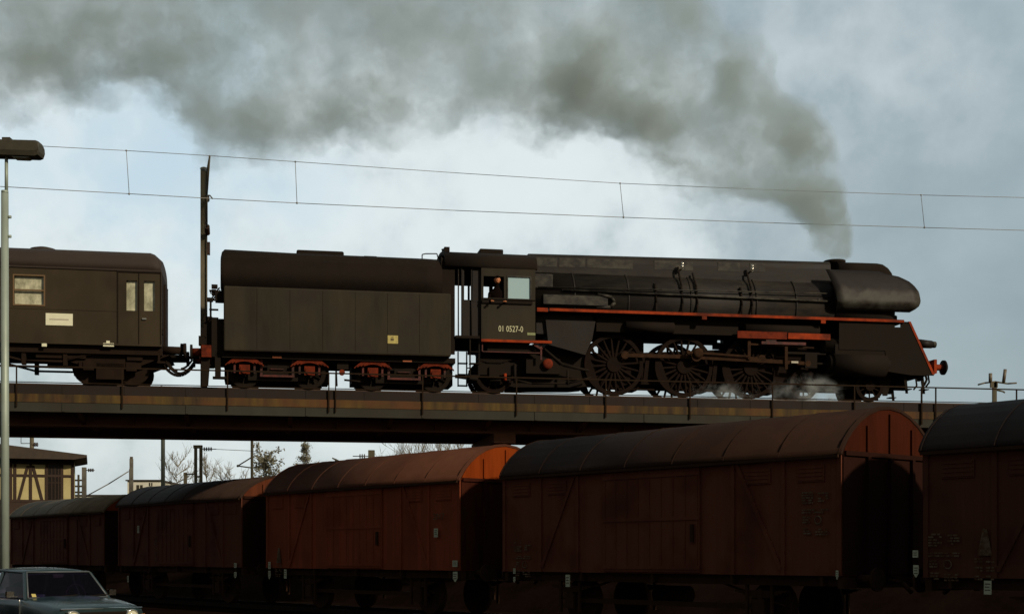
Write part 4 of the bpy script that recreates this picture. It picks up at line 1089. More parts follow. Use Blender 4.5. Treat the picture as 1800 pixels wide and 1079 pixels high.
pts = [(0, 0, .92), (0, -.02, 1.15), (0, -.05, 1.36), (0, -.09, hz - .16), (0, -.12, hz - .08),        # pelvis chest neck
       (.10, 0, .88), (.12, -.02, .48), (.12, .02, .08), (.12, -.1, .04), (-.10, 0, .88), (-.12, -.02, .48), (-.12, .02, .08), (-.12, -.1, .04),
       (.20, -.05, 1.36), (.29, -.14, 1.12), (.22, -.32, 1.07), (-.20, -.05, 1.36), (-.28, -.14, 1.12), (-.2, -.32, 1.07)]
ed = [(0, 1), (1, 2), (2, 3), (3, 4), (0, 5), (5, 6), (6, 7), (7, 8), (0, 9), (9, 10), (10, 11), (11, 12), (2, 13), (13, 14), (14, 15), (2, 16), (16, 17), (17, 18)]
rd = [.15, .15, .15, .06, .06, .10, .065, .05, .045, .10, .065, .05, .045, .07, .05, .038, .07, .05, .038]
body = skinned('body', CLOTH, pr, pts, ed, rd)
m = MB()
hc = Vector((0, -.14, hz))
m.sphere(hc, .105, n=20, m=14, sc=(.92, 1.0, 1.22)); m.sphere(hc + Vector((0, -.085, -.02)), .03, sc=(.7, 1, 1.1))
m.sphere(hc + Vector((0, -.085, -.085)), .04, sc=(1, .6, .5))
for sx in (-1, 1): m.sphere(hc + Vector((sx * .095, .0, -.01)), .03, sc=(.4, .8, 1.2))
head = m.build('head', SKIN, pr)
m = MB()
for sx in (-1, 1): m.sphere(hc + Vector((sx * .035, -.095, .015)), .011)
m.build('eyes', HAIR, head)
m = MB().sphere(hc + Vector((0, .02, .055)), .112, n=18, m=10, sc=(.98, 1.0, .75)); m.sphere(hc + Vector((0, -.1, .06)), .07, sc=(1, .9, .14)); m.build('cap', CLOTH, head)
for sx in (-1, 1):
    m = MB(); c = Vector((sx * .21, -.36, 1.07)); m.sphere(c, .05, sc=(.8, 1, .5))
    for k in range(4): m.tube([c + Vector((-.03 + .02 * k, -.03, 0)), c + Vector((-.032 + .021 * k, -.085 + .008 * abs(k - 1.5), -.005)), c + Vector((-.032 + .021 * k, -.105 + .008 * abs(k - 1.5), -.035))], .0095)
    m.tube([c + Vector((-sx * .035, 0, 0)), c + Vector((-sx * .06, -.03, -.005)), c + Vector((-sx * .055, -.06, -.02))], .011)
    m.build('hand', SKIN, pr)

# ================================================================== overhead line
ol_ = empty('overhead_line', train_to_world(0, 0, 0), AL, 'pair of thin overhead wires with droppers above the train', 'overhead wires')
def wire(pts, w, r, name):
    q = []
    for px, py in pts:
        s_, z_ = P(px, py, w); q.append((s_, -w, z_))
    return MB().tube(q, r, n=6).build(name, WIRE, ol_)
cw_ = [(-250, 314), (0, 328), (222, 340.5), (370, 349), (520, 357), (800, 370), (1092, 382), (1360, 392), (1622, 400), (1800, 405), (2100, 412)]
mw_ = [(-250, 237), (70, 257), (222, 265), (370, 274), (520, 284.5), (800, 304), (1092, 322.5), (1360, 334), (1622, 343), (1800, 347.5), (2100, 352)]
wire(cw_, 0, .0105, 'contact_wire'); wire(mw_, .25, .009, 'messenger_wire')
for a, b in (((222, 265), (227, 341)), ((519, 284.5), (522, 357)), ((1090, 322.4), (1096, 382)), ((1619, 343), (1625, 400))):
    s0, z0 = P(*a, .25); s1, z1 = P(*b, 0)
    MB().tube([(s0, -.25, z0), (s1, 0, z1)], .010, n=5).sphere((s1, 0, z1), .035, n=8, m=6).sphere((s0, -.25, z0), .03, n=8, m=6).build('dropper', WIRE, ol_)
# catenary mast at the far edge of the bridge
yk = 2.8
sm_, zm_ = P(358.5, 297, -yk)
ma = empty('catenary_mast', train_to_world(sm_, yk, -RAIL + 6.28), AL, 'tall olive catenary mast between coach and tender', 'mast')
zt_ = zm_ + RAIL - 6.28
MB().box(-.11, .11, -.02, .02, -.1, zt_).box(-.11, -.085, -.10, .10, -.1, zt_ - .02).box(.085, .11, -.10, .10, -.1, zt_ - .02).build('pole', MASTM, ma)
MB().sphere((0, 0, zt_), .13, sc=(1, .8, .5)).build('pole_cap', MASTM, ma)
zc_ = Z(365, 349, 0) + RAIL - 6.28; zmm = Z(365, 274, .25) + RAIL - 6.28; dx = S(369, 0) - sm_
m = MB()
m.tube([(.10, -.12, zc_ - .5), (dx * .6, -2.2, zc_ + .25), (dx, -yk - .25, zmm)], .03)
m.tube([(.10, -.12, zc_ + .6), (dx * .6, -2.2, zc_ + 1.0), (dx, -yk - .2, zmm + .02)], .022)
m.tube([(dx * .6, -2.2, zc_ + .25), (dx, -yk + .1, zc_ + .12)], .022); m.tube([(dx, -yk + .1, zc_ + .12), (dx + .08, -yk, zc_)], .02)
m.build('cantilever', MASTM, ma)
m = MB()
for k in range(6): m.cyl((.12, -.16 - k * .07, zc_ - .48 + k * .025), (.12, -.19 - k * .07, zc_ - .47 + k * .025), .09, n=12); m.cyl((.12, -.16 - k * .07, zc_ + .62), (.12, -.19 - k * .07, zc_ + .62), .075, n=12)
m.box(.08, .2, -.1, .1, zc_ - 1.15, zc_ - .75)
m.build('insulator', INSUL, ma)

# ================================================================== smoke and steam (volumes)
def curve_node(t, src, pts, lo, hi):
    """float curve on (s - s_min) / range; pts [(s01, value)] -> value"""
    fc = _n(t, 'ShaderNodeFloatCurve'); c = fc.mapping.curves[0]
    fc.mapping.use_clip = False
    pts = sorted(pts)
    norm = [(a, (v - lo) / (hi - lo)) for a, v in pts]
    c.points[0].location = norm[0]; c.points[1].location = norm[-1]
    for p in norm[1:-1]: c.points.new(*p)
    for p in c.points: p.handle_type = 'AUTO_CLAMPED'
    fc.mapping.update()
    t.links.new(src, fc.inputs['Value'])
    mr = _n(t, 'ShaderNodeMath', operation='MULTIPLY_ADD'); mr.inputs[1].default_value = hi - lo; mr.inputs[2].default_value = lo
    t.links.new(fc.outputs['Value'], mr.inputs[0])
    return mr.outputs[0]
LOP = [(1497, 456), (1470, 457), (1449, 454), (1436, 428), (1420, 397), (1390, 384), (1350, 364), (1290, 350), (1220, 334), (1170, 300), (1130, 272), (1090, 244), (1050, 233), (1000, 243), (955, 240), (900, 222), (830, 216), (760, 234), (700, 246), (620, 240), (560, 258), (520, 276), (470, 278), (430, 270), (395, 282), (365, 292), (340, 262), (310, 185), (240, 150), (200, 160), (120, 172), (60, 188), (0, 202), (-120, 215)]
HIP = [(1497, 445), (1485, 422), (1482, 392), (1487, 322), (1476, 258), (1458, 218), (1420, 192), (1380, 174), (1356, 140), (1345, 88), (1310, 52), (1255, 40), (1228, -5), (1205, -55), (1100, -70), (900, -95), (600, -110), (0, -100), (-120, -100)]
WID = [(1497, .34), (1480, .42), (1455, .50), (1430, .70), (1400, .9), (1330, 1.15), (1220, 1.45), (1000, 1.75), (700, 2.1), (300, 2.4), (-120, 2.6)]
smin, smax = S(-120, 0), S(1497, 0)
n01 = lambda px: (S(px, 0) - smin) / (smax - smin)
def smoke():
    mt = bpy.data.materials.new('coal_smoke'); mt.use_nodes = True; t = mt.node_tree; L = t.links.new
    t.nodes.remove(t.nodes['Principled BSDF']); out = t.nodes['Material Output']
    pv = _n(t, 'ShaderNodeVolumePrincipled'); pv.inputs['Color'].default_value = (.90, .965, .92, 1); pv.inputs['Anisotropy'].default_value = .5
    L(pv.outputs[0], out.inputs['Volume'])
    tc = _n(t, 'ShaderNodeTexCoord'); obj = tc.outputs['Object']
    # turbulence: displace the lookup position, more so where the plume is wide
    def M(op, a, b=None, c=None, clamp=False):
        n = _n(t, 'ShaderNodeMath', operation=op, use_clamp=clamp)
        for i, v in enumerate((a, b, c)):
            if v is None: continue
            if isinstance(v, (int, float)): n.inputs[i].default_value = v
            else: L(v, n.inputs[i])
        return n.outputs[0]
    sx = _n(t, 'ShaderNodeSeparateXYZ'); L(obj, sx.inputs[0])
    s01r = M('DIVIDE', M('SUBTRACT', sx.outputs[0], smin), smax - smin)
    far = M('SUBTRACT', 1.0, s01r, clamp=True)
    amp = M('MULTIPLY_ADD', M('POWER', far, .5), 2.7, .12)
    nw = _n(t, 'ShaderNodeTexNoise'); nw.inputs['Scale'].default_value = .62; nw.inputs['Detail'].default_value = 5; nw.inputs['Roughness'].default_value = .62
    L(obj, nw.inputs['Vector'])
    sv = _n(t, 'ShaderNodeVectorMath', operation='SUBTRACT'); L(nw.outputs['Color'], sv.inputs[0]); sv.inputs[1].default_value = (.5, .5, .5)
    sc = _n(t, 'ShaderNodeVectorMath', operation='SCALE'); L(sv.outputs[0], sc.inputs[0]); L(amp, sc.inputs['Scale'])
    n2 = _n(t, 'ShaderNodeTexNoise'); n2.inputs['Scale'].default_value = 1.45; n2.inputs['Detail'].default_value = 5; n2.inputs['Roughness'].default_value = .62
    L(obj, n2.inputs['Vector'])
    sv2 = _n(t, 'ShaderNodeVectorMath', operation='SUBTRACT'); L(n2.outputs['Color'], sv2.inputs[0]); sv2.inputs[1].default_value = (.5, .5, .5)
    sc2 = _n(t, 'ShaderNodeVectorMath', operation='SCALE'); L(sv2.outputs[0], sc2.inputs[0]); L(M('MULTIPLY', amp, .75), sc2.inputs['Scale'])
    ad0 = _n(t, 'ShaderNodeVectorMath', operation='ADD'); L(obj, ad0.inputs[0]); L(sc2.outputs[0], ad0.inputs[1])
    ad = _n(t, 'ShaderNodeVectorMath', operation='ADD'); L(ad0.outputs[0], ad.inputs[0]); L(sc.outputs[0], ad.inputs[1])
    sp = _n(t, 'ShaderNodeSeparateXYZ'); L(ad.outputs[0], sp.inputs[0])
    s01 = M('DIVIDE', M('SUBTRACT', sp.outputs[0], smin), smax - smin)
    zlo = curve_node(t, s01, [(n01(px), Z(px, py, 0)) for px, py in LOP], 3, 16)
    zhi = curve_node(t, s01, [(n01(px), Z(px, py, 0)) for px, py in HIP], 3, 16)
    wid = curve_node(t, s01, [(n01(px), v) for px, v in WID], 0, 6)
    soft = M('MULTIPLY_ADD', wid, .20, .06)
    a = M('DIVIDE', M('SUBTRACT', sp.outputs[2], zlo), M('MULTIPLY', soft, .6), clamp=True)
    b = M('DIVIDE', M('SUBTRACT', zhi, sp.outputs[2]), M('MULTIPLY', soft, 1.3), clamp=True)
    yn = M('DIVIDE', sp.outputs[1], wid)
    c = M('SUBTRACT', 1.0, M('POWER', M('ABSOLUTE', yn), 2.5), clamp=True)
    nd = _n(t, 'ShaderNodeTexNoise'); nd.inputs['Scale'].default_value = .55; nd.inputs['Detail'].default_value = 7; nd.inputs['Roughness'].default_value = .64
    L(ad.outputs[0], nd.inputs['Vector'])
    mr = _n(t, 'ShaderNodeMapRange'); mr.inputs[1].default_value = .41; mr.inputs[2].default_value = .60; mr.inputs[3].default_value = .22; mr.inputs[4].default_value = 1.95
    L(nd.outputs['Fac'], mr.inputs['Value'])
    d = M('MULTIPLY', M('MULTIPLY', a, b), M('MULTIPLY', c, mr.outputs['Result']))
    thick = None
    for px, py, rad, am in ((1100, 225, 75, .9), (1175, 285, 70, .8), (1030, 120, 60, .9), (990, 190, 60, .6), (60, 125, 110, .5), (250, 80, 100, .4), (330, 60, 80, .25), (620, 205, 90, .5), (430, 215, 60, .5), (1430, 330, 60, .5), (1280, 110, 50, .5), (1390, 260, 60, .3),
                            (850, 110, 60, -.12), (1090, 50, 60, -.5), (725, 150, 50, -.4), (560, 60, 100, -.25), (960, 20, 60, -.3), (1180, 120, 45, -.1)):
        s_, z_ = P(px, py, 0); kk = 2400 / 46.0 / rad
        dx = M('MULTIPLY', M('SUBTRACT', sp.outputs[0], s_), kk); dz = M('MULTIPLY', M('SUBTRACT', sp.outputs[2], z_), kk)
        g = M('MULTIPLY', M('EXPONENT', M('MULTIPLY', M('ADD', M('MULTIPLY', dx, dx), M('MULTIPLY', dz, dz)), -1.0)), am)
        thick = g if thick is None else M('ADD', thick, g)
    d = M('MULTIPLY', d, M('MAXIMUM', M('ADD', thick, .86), .15))
    inside = M('MULTIPLY', M('LESS_THAN', s01r, 1.0), M('GREATER_THAN', s01r, 0.0))
    # denser where the plume is narrow
    dens = M('DIVIDE', SMOKE_K, M('ADD', wid, .12))
    L(M('MULTIPLY', M('MULTIPLY', d, inside), dens), pv.inputs['Density'])
    # hull
    m = MB(); secs = []
    for px in (-115, 0, 120, 250, 330, 400, 520, 700, 900, 1050, 1130, 1220, 1300, 1360, 1420, 1455, 1480, 1495):
        def ip(pts):
            p = sorted(pts)
            for (x0, y0), (x1, y1) in zip(p[:-1], p[1:]):
                if x0 <= px <= x1: return y0 + (y1 - y0) * (px - x0) / (x1 - x0)
            return p[-1][1]
        wv = ip(WID); mg = min(1.2, .1 + wv * .5)
        zl, zh = Z(px, ip(LOP), 0) - (mg if px < 1425 else .03), Z(px, ip(HIP), 0) + mg
        if px > 1425: zl = max(zl, Z(1466, 459, 0) + .01)
        s_ = S(px, 0); yv = wv + .5 * mg
        secs.append([(s_, -yv, zl), (s_, yv, zl), (s_, yv, zh), (s_, -yv, zh)])
    m.loft(secs, smooth=False)
    o = m.build('smoke', mt); o.location = train_to_world(0, 0); o.rotation_euler = (0, 0, AL)
    tag(o, 'broad grey plume of coal smoke drifting back from the chimney', 'smoke', kind='stuff')
    return o
SMOKE_K = .95
smoke()
def steam(name, px0, px1, py0, py1, w, depth, dens, seed, label):
    mt = bpy.data.materials.new(name + '_vapour'); mt.use_nodes = True; t = mt.node_tree; L = t.links.new
    t.nodes.remove(t.nodes['Principled BSDF']); out = t.nodes['Material Output']
    pv = _n(t, 'ShaderNodeVolumePrincipled'); pv.inputs['Color'].default_value = (.9, .95, .92, 1); L(pv.outputs[0], out.inputs['Volume'])
    tc = _n(t, 'ShaderNodeTexCoord')
    def M(op, a, b=None, clamp=False):
        n = _n(t, 'ShaderNodeMath', operation=op, use_clamp=clamp)
        for i, v in enumerate((a, b)):
            if v is None: continue
            if isinstance(v, (int, float)): n.inputs[i].default_value = v
            else: L(v, n.inputs[i])
        return n.outputs[0]
    s0, z0 = P(px0, py1, w); s1, z1 = P(px1, py0, w); hx, hz_ = (s1 - s0) / 2, (z1 - z0) / 2
    nw = _n(t, 'ShaderNodeTexNoise', noise_dimensions='4D'); nw.inputs['W'].default_value = seed + 3; nw.inputs['Scale'].default_value = 1.6; nw.inputs['Detail'].default_value = 4; L(tc.outputs['Object'], nw.inputs['Vector'])
    mp = _n(t, 'ShaderNodeMapping'); mp.inputs['Scale'].default_value = (1 / hx, 1 / depth, 1 / hz_); L(tc.outputs['Object'], mp.inputs[0])
    ln = _n(t, 'ShaderNodeVectorMath', operation='LENGTH'); L(mp.outputs[0], ln.inputs[0])
    fall = M('MULTIPLY', M('SUBTRACT', M('SUBTRACT', 1.0, ln.outputs['Value']), M('MULTIPLY', M('SUBTRACT', nw.outputs['Fac'], .42), 3.2)), 1.3, clamp=True)
    nz = _n(t, 'ShaderNodeTexNoise', noise_dimensions='4D'); nz.inputs['W'].default_value = seed; nz.inputs['Scale'].default_value = 2.6; nz.inputs['Detail'].default_value = 5; nz.inputs['Roughness'].default_value = .65; L(tc.outputs['Object'], nz.inputs['Vector'])
    mr = _n(t, 'ShaderNodeMapRange'); mr.inputs[1].default_value = .42; mr.inputs[2].default_value = .7; mr.inputs[4].default_value = dens; L(nz.outputs['Fac'], mr.inputs['Value'])
    inside = M('MULTIPLY', M('SUBTRACT', 1.0, ln.outputs['Value']), 3.0, clamp=True)
    L(M('MULTIPLY', M('MULTIPLY', fall, mr.outputs['Result']), inside), pv.inputs['Density'])
    o = MB().sphere((0, 0, 0), 1, n=20, m=12, sc=(hx, depth, hz_)).build(name, mt)
    o.location = train_to_world((s0 + s1) / 2, -w, (z0 + z1) / 2); o.rotation_euler = (0, 0, AL)
    tag(o, label, 'steam', 'steam leaking beside the wheels', 'stuff')
steam('steam', 1340, 1510, 655, 735, 2.55, .62, 4.2, 1, 'white steam drifting beside the leading bogie wheels')
steam('steam', 1200, 1360, 665, 735, 2.55, .55, 3.0, 4, 'white steam drifting below the front driving wheel')

# ================================================================== car park: lamp post and parked car
ly = 26.0
lx = (8.5 - 900) / F * ly
lp = empty('street_lamp', (lx, ly, 0), 0, 'tall grey-green lamp post with long dark lantern behind the parked car', 'street lamp')
z1, z2, z3 = at(0, 340, ly).z, at(0, 276, ly).z, at(0, 262, ly).z
MB().cyl((0, 0, 0), (0, 0, z1), .085, .068, n=18).cyl((0, 0, 0), (0, 0, 1.0), .10, n=18).build('pole', POLEM, lp)
MB().cyl((0, 0, z1), (0, 0, z1 + .05), .066, n=16).cyl((0.03, 0, z1), (.03, 0, z2), .032, n=12).cyl((.06, 0, z1 - .45), (.12, 0, z1 - .45), .03, n=8).cyl((.06, 0, z1 - .82), (.12, 0, z1 - .82), .03, n=8).build('bracket', POLEM, lp)
m = MB(); secs = []
for x, hh in ((-.72, .10), (-.69, .15), (.62, .155), (.68, .13), (.70, .07)):
    zc2 = z3 - .03 * x; secs.append([(x, -.16, zc2 - hh), (x, .16, zc2 - hh), (x, .19, zc2 - hh * .4), (x, .17, zc2 + hh * .8), (x, .1, zc2 + hh), (x, -.1, zc2 + hh), (x, -.17, zc2 + hh * .8), (x, -.19, zc2 - hh * .4)])
hd = m.loft(secs, smooth=False).build('lantern', LAMPM, lp)
MB().box(-.02, .13, -.1, .1, z3 + .15, z3 + .195).build('photocell', LAMPM, hd)
MB().prism([(.16, z3 - .168), (.5, z3 - .178), (.44, z3 - .20), (.2, z3 - .19)], -.11, .11).build('diffuser', DIFF, hd)

def car():
    phi = R_(43); h = Vector((math.sin(phi), -math.cos(phi), 0))
    nose = Vector(((180 - 900) / F * 21.7, 21.7, 0)); c = nose - h * 2.06
    root = empty('parked_car', (c.x, c.y, 0), math.atan2(h.y, h.x), 'dark teal saloon car with round headlamps parked at the lamp post', 'car')
    def sec(x, wb, zt, cr=.03, zl=.24, ws=None):
        ws = ws or wb
        half = [(.0, zl), (wb - .12, zl), (wb - .02, zl + .12), (ws, .52), (ws - .005, zt - .12), (wb - .045, zt - .035), (wb - .12, zt), (wb * .5, zt + cr * .8), (0, zt + cr)]
        L_ = [(x, y, z) for y, z in half]; R2 = [(x, -y, z) for y, z in half[1:-1]]
        return L_ + R2[::-1]
    secs = [sec(-2.08, .68, .80, .01, .34), sec(-2.02, .74, .87, .02, .28), sec(-1.9, .77, .905, .02), sec(-1.25, .80, .94, .02), sec(-.4, .81, .945, .0), sec(.45, .81, .945, .0), sec(.84, .80, .945, .035), sec(1.4, .79, .90, .04), sec(1.85, .77, .845, .035), sec(2.0, .75, .815, .03, .30), sec(2.06, .73, .79, .02, .36)]
    body_ = MB().loft(secs).build('body', CARP, root)
    wheel_arch = MB()
    # roof
    def rsec(x, hw, z, cr=.03): return [(x, -hw, z - .05), (x, -hw + .02, z - .012), (x, -hw * .5, z + cr * .75), (x, 0, z + cr), (x, hw * .5, z + cr * .75), (x, hw - .02, z - .012), (x, hw, z - .05), (x, hw - .06, z - .055), (x, 0, z - .04), (x, -hw + .06, z - .055)]
    rs_ = [rsec(.44, .565, 1.375, .02), rsec(.34, .58, 1.395), rsec(-.4, .60, 1.415), rsec(-.95, .585, 1.395), rsec(-1.12, .565, 1.36, .02)]
    MB().loft(rs_).build('roof', CARP, root)
    # pillars
    m = MB()
    def beam(a, b, wx_, wy_):
        a, b = Vector(a), Vector(b)
        m.loft([[(p.x - wx_, p.y - wy_, p.z), (p.x + wx_, p.y - wy_, p.z), (p.x + wx_, p.y + wy_, p.z), (p.x - wx_, p.y + wy_, p.z)] for p in (a, b)], smooth=False)
    for sg in (-1, 1):
        beam((.82, sg * .715, .93), (.43, sg * .555, 1.365), .035, .028); beam((-.35, sg * .745, .93), (-.36, sg * .585, 1.37), .04, .022); beam((-1.5, sg * .70, .92), (-1.08, sg * .555, 1.36), .10, .03)
    m.build('pillars', CARP, root)
    def quad(name, pts): 
        mm = MB().add(pts, [(0, 1, 2, 3)]); o = mm.build(name, SGLASS if name == 'side_window' else CGLASS, root, recalc=False); return o
    ws_ = quad('windscreen', [(.845, -.68, .955), (.845, .68, .955), (.46, .53, 1.36), (.46, -.53, 1.36)])
    m = MB()
    for (a, b) in (((.855, -.69, .95), (.465, -.545, 1.368)), ((.465, -.545, 1.368), (.465, .545, 1.368)), ((.465, .545, 1.368), (.855, .69, .95)), ((.855, .69, .95), (.855, -.69, .95))): m.cyl(a, b, .014, n=6)
    m.build('windscreen_trim', mat('trim_grey', (.10, .11, .11), rough=.4), ws_)
    quad('rear_window', [(-1.52, -.62, .94), (-1.52, .62, .94), (-1.13, .51, 1.34), (-1.13, -.51, 1.34)])
    for sg in (-1, 1):
        quad('side_window', [(.75, sg * .735, .95), (-.3, sg * .75, .95), (-.32, sg * .59, 1.35), (.39, sg * .575, 1.35)])
        quad('side_window', [(-.4, sg * .75, .95), (-1.38, sg * .715, .95), (-1.02, sg * .57, 1.34), (-.4, sg * .59, 1.35)])
        dm = MB().box(.60, .66, sg * .78, sg * .86, .965, .985).box(.58, .64, sg * .83, sg * .95, .965, 1.06)
        mi = dm.build('door_mirror', CHROME, root)
        # front door line and handle
        MB().box(-.36, -.35, sg * .80, sg * .815, .35, .92).box(.78, .79, sg * .795, sg * .812, .35, .92).box(-.30, -.16, sg * .81, sg * .835, .80, .825).build('door_trim', CHROME, root)
        MB().box(-1.9, 1.85, sg * .795, sg * .818, .60, .625).build('side_moulding', CHROME, root)
    # front face
    gr_ = MB().box(2.055, 2.085, -.62, .62, .56, .75)
    for k in range(5): gr_.box(2.085, 2.092, -.6, .6, .575 + k * .036, .588 + k * .036)
    gr_.build('grille', SOOT, root)
    for sg in (-1, 1):
        hl = MB().lathe([(0, .12), (.05, .115), (.05, .10), (.01, .095)], (2.06, sg * .5, .665), n=24).build('headlight', CHROME, root)
        MB().lathe([(.0, .098), (.05, .085), (.075, .05), (.08, .01)], (2.065, sg * .5, .665), n=20).build('lens', LENS, hl)
        MB().box(2.06, 2.10, sg * .66, sg * .72, .62, .70).build('indicator', mat('amber', (.6, .2, .03), rough=.2), root)
    MB().box(2.05, 2.16, -.78, .78, .40, .50).build('front_bumper', CHROME, root, bevel=.02)
    MB().box(-2.18, -2.06, -.76, .76, .40, .50).build('rear_bumper', CHROME, root, bevel=.02)
    MB().cyl((2.045, -.69, .80), (2.045, .69, .80), .016, n=8).build('bonnet_edge', CHROME, root)
    for y in (-.25, .3): MB().tube([(.87, y, .965), (.835, y + .42, .99)], .008).build('wiper', SOOT, root)
    for x in (-1.28, 1.25):
        for sg in (-1, 1):
            ww = MB().lathe([(-.08, .2), (-.085, .29), (-.05, .30), (.05, .30), (.085, .29), (.08, .2)], (x, sg * .70, .30), axis='y', n=28).build('wheel', TYRE, root)
            MB().lathe([(sg * .06, .195), (sg * .09, .19), (sg * .09, .06), (sg * .11, .02)], (x, sg * .70, .30), axis='y', n=20).build('rim', CHROME, ww)
    # interior
    for sg in (-1, 1):
        MB().loft([[(-.2, sg * .35 - .24, .5), (-.2, sg * .35 + .24, .5), (-.05, sg * .35 + .24, .5), (-.05, sg * .35 - .24, .5)], [(-.42, sg * .35 - .2, 1.12), (-.42, sg * .35 + .2, 1.12), (-.32, sg * .35 + .2, 1.12), (-.32, sg * .35 - .2, 1.12)]], smooth=False).build('seat', REDSEAT if sg < 0 else CINT, root, bevel=.04)
    MB().box(.5, .9, -.66, .66, .80, .94).build('dashboard', CINT, root, bevel=.03)
    MB().box(-1.4, .8, -.7, .7, .34, .5).box(-1.35, -1.15, -.6, .6, .5, .98).build('cabin_floor', CINT, root)
    MB().torus((.36, .35, .98), .17, .015, axis='x').build('steering_wheel', CINT, root)
    MB().box(.44, .465, -.09, .09, 1.275, 1.335).build('rear_mirror', CHROME, root)
    MB().add([(.855, -.62, .97), (.855, -.55, .97), (.815, -.55, 1.02), (.815, -.62, 1.02)], [(0, 1, 2, 3)]).build('yellow_patch', YELLOW, root)  # small yellow patch at the foot of the windscreen
    return root
car()

# ================================================================== signal box beyond the bridge
sy = 72.0
def sx(px): return (px - 900) / F * sy
def szz(py): return EYE + (HOR - py) * sy / F
SBR = R_(17)
cx0, cy0 = sx(130), sy
sb = empty('signal_box', (cx0, cy0, 0), SBR, 'half-timbered cream signal box with low dark roof', 'building')
def X(px):          # photo column -> distance along the front wall (negative away from the corner)
    k = (px - 900) / F; return (k * cy0 - cx0) / (math.cos(SBR) - k * math.sin(SBR))
def Zs(px, py): return EYE + (HOR - py) * (cy0 + X(px) * math.sin(SBR)) / F
xl, xr = X(-60), 0.0
ze, zfl2 = Zs(70, 807), Zs(70, 880)
MB().box(xl, xr, 0, 4.5, 0, zfl2).build('base_wall', TIMBER, sb)
MB().box(xl, xr, .03, 4.5, zfl2, ze).build('wall', CREAMW, sb)
m = MB()
for px in (19, 26.5, 54, 82, 109, 128): m.box(X(px) - .07, X(px) + .07, -.03, .03, zfl2, ze)
for py in (880, 835.5, 810): zz = Zs(70, py); m.box(xl, xr, -.026, .03, zz - .06, zz + .06)
for a, b in (((49, 818), (33, 878)), ((58, 818), (74, 878))):
    x0, z0 = X(a[0]), Zs(*a); x1, z1 = X(b[0]), Zs(*b); m.prism([(x0 - .07, z0), (x0 + .07, z0), (x1 + .07, z1), (x1 - .07, z1)], -.022, .03)
m.box(xl, xr, -.02, .03, Zs(70, 816), ze)
m.build('timber_frame', TIMBER, sb)
wd = MB().box(X(85), X(109), -.01, .035, Zs(97, 878), Zs(97, 816)).build('window', mat('dark_glass', (.015, .010, .007), rough=.3, spec=.4), sb)
m = MB()
for px in (91, 97, 103): m.box(X(px) - .02, X(px) + .02, -.02, -.01, Zs(97, 878), Zs(97, 818))
m.box(X(85), X(109), -.02, -.01, Zs(97, 848) - .02, Zs(97, 848) + .02); m.build('glazing_bars', TIMBER, wd)
xo = X(153); xm = X(15)
zr1, zr2 = Zs(153, 801), Zs(15, 783.5)
sl_ = (zr2 - zr1) / (xo - xm)
MB().prism([(xo, zr1), (xl - 1.5, zr1 + sl_ * (xo - xl + 1.5)), (xl - 1.5, ze - .02), (xr + .02, ze - .02), (xo, zr1 - .12)], -.75, 5.2).build('roof', ROOFD, sb)

# ================================================================== masts and poles beyond the bridge
def pole(name, px, top, y, r, label, cat='mast', m=MASTM, square=False, extra=None, group='masts and poles beyond the bridge'):
    p = at(px, top, y)
    o = empty(name, (p.x, y, 0), 0, label, cat, group)
    if square: MB().box(-r, r, -r, r, 0, p.z).build('pole', m, o)
    else: MB().cyl((0, 0, 0), (0, 0, p.z), r * 1.15, r, n=12).build('pole', m, o)
    if extra: extra(o, p.z, y / F)
    return o
def top_sign(o, z, u): MB().box(-.03, .03, -.3, .3, z - .02, z + .02).build('bracket', MASTM, o)
pole('steel_mast', 286.5, 680, 60, .085, 'plain grey-green mast rising behind the bridge beside the white building', m=mat('mast_greygreen', (.16, .17, .12), (.12, .125, .09), rough=.6, scale=4), extra=top_sign)
def cant(o, z, u):
    zz = EYE + (HOR - 803) * u; m = MB()
    m.tube([(0, 0, zz), (-25 * u, 0, EYE + (HOR - 818.5) * u), (0, 0, EYE + (HOR - 822) * u)], .03)
    m.sphere((-25 * u, 0, EYE + (HOR - 818.5) * u), .06); m.build('cantilever', MASTM, o)
pole('steel_mast', 443, 682, 62, .062, 'thin mast with a triangular bracket in front of the bushy trees', extra=cant)
def dbl(o, z, u):
    MB().box(.17, .29, -.07, .07, 0, z).build('second_leg', MASTM, o)
    MB().box(-.09, .29, -.085, .085, z - .12, z + .02).box(-.05, .25, -.05, .05, z - 1.4, z - 1.32).build('head_plate', MASTM, o)
    m = MB(); zz = EYE + (HOR - 789) * u
    m.cyl((.29, 0, zz), (.9, 0, zz), .02)
    for k in range(4): m.cyl((.36 + k * .1, 0, zz), (.40 + k * .1, 0, zz), .09, n=10)
    m.build('insulator', INSUL, o)
    MB().tube([(.8, 0, zz), (95 * u, 0, EYE + (HOR - 792) * u), (125 * u, 0, EYE + (HOR - 794) * u)], .012).build('stay_wire', WIRE, o)
    MB().box(-.45, .0, -.05, .05, EYE + (HOR - 834) * u, EYE + (HOR - 832) * u).build('lower_arm', MASTM, o)
pole('double_mast', 344, 783, 60, .06, 'twin-legged mast with insulator arm in front of the bare trees', square=True, extra=dbl)
pole('short_post', 326, 830, 66, .07, 'short dark post close to the twin-legged mast', cat='post', square=True)
def conc(o, z, u):
    m = MB(); zz = EYE + (HOR - 826) * u; m.cyl((.05, 0, zz), (.5, 0, zz), .02)
    for k in range(3): m.cyl((.2 + k * .1, 0, zz), (.24 + k * .1, 0, zz), .085, n=10)
    m.build('insulator', INSUL, o)
pole('concrete_mast', 148, 821, 66, .09, 'pale concrete mast with small insulator next to the signal box', m=CONC, square=True, extra=conc)
def lattice(o, z, u):
    m = MB()
    for k in range(5): m.box(-.16, .16, -.03, .03, z - .3 - k * .28, z - .22 - k * .28)
    m.build('lamp_rungs', MASTM, o)
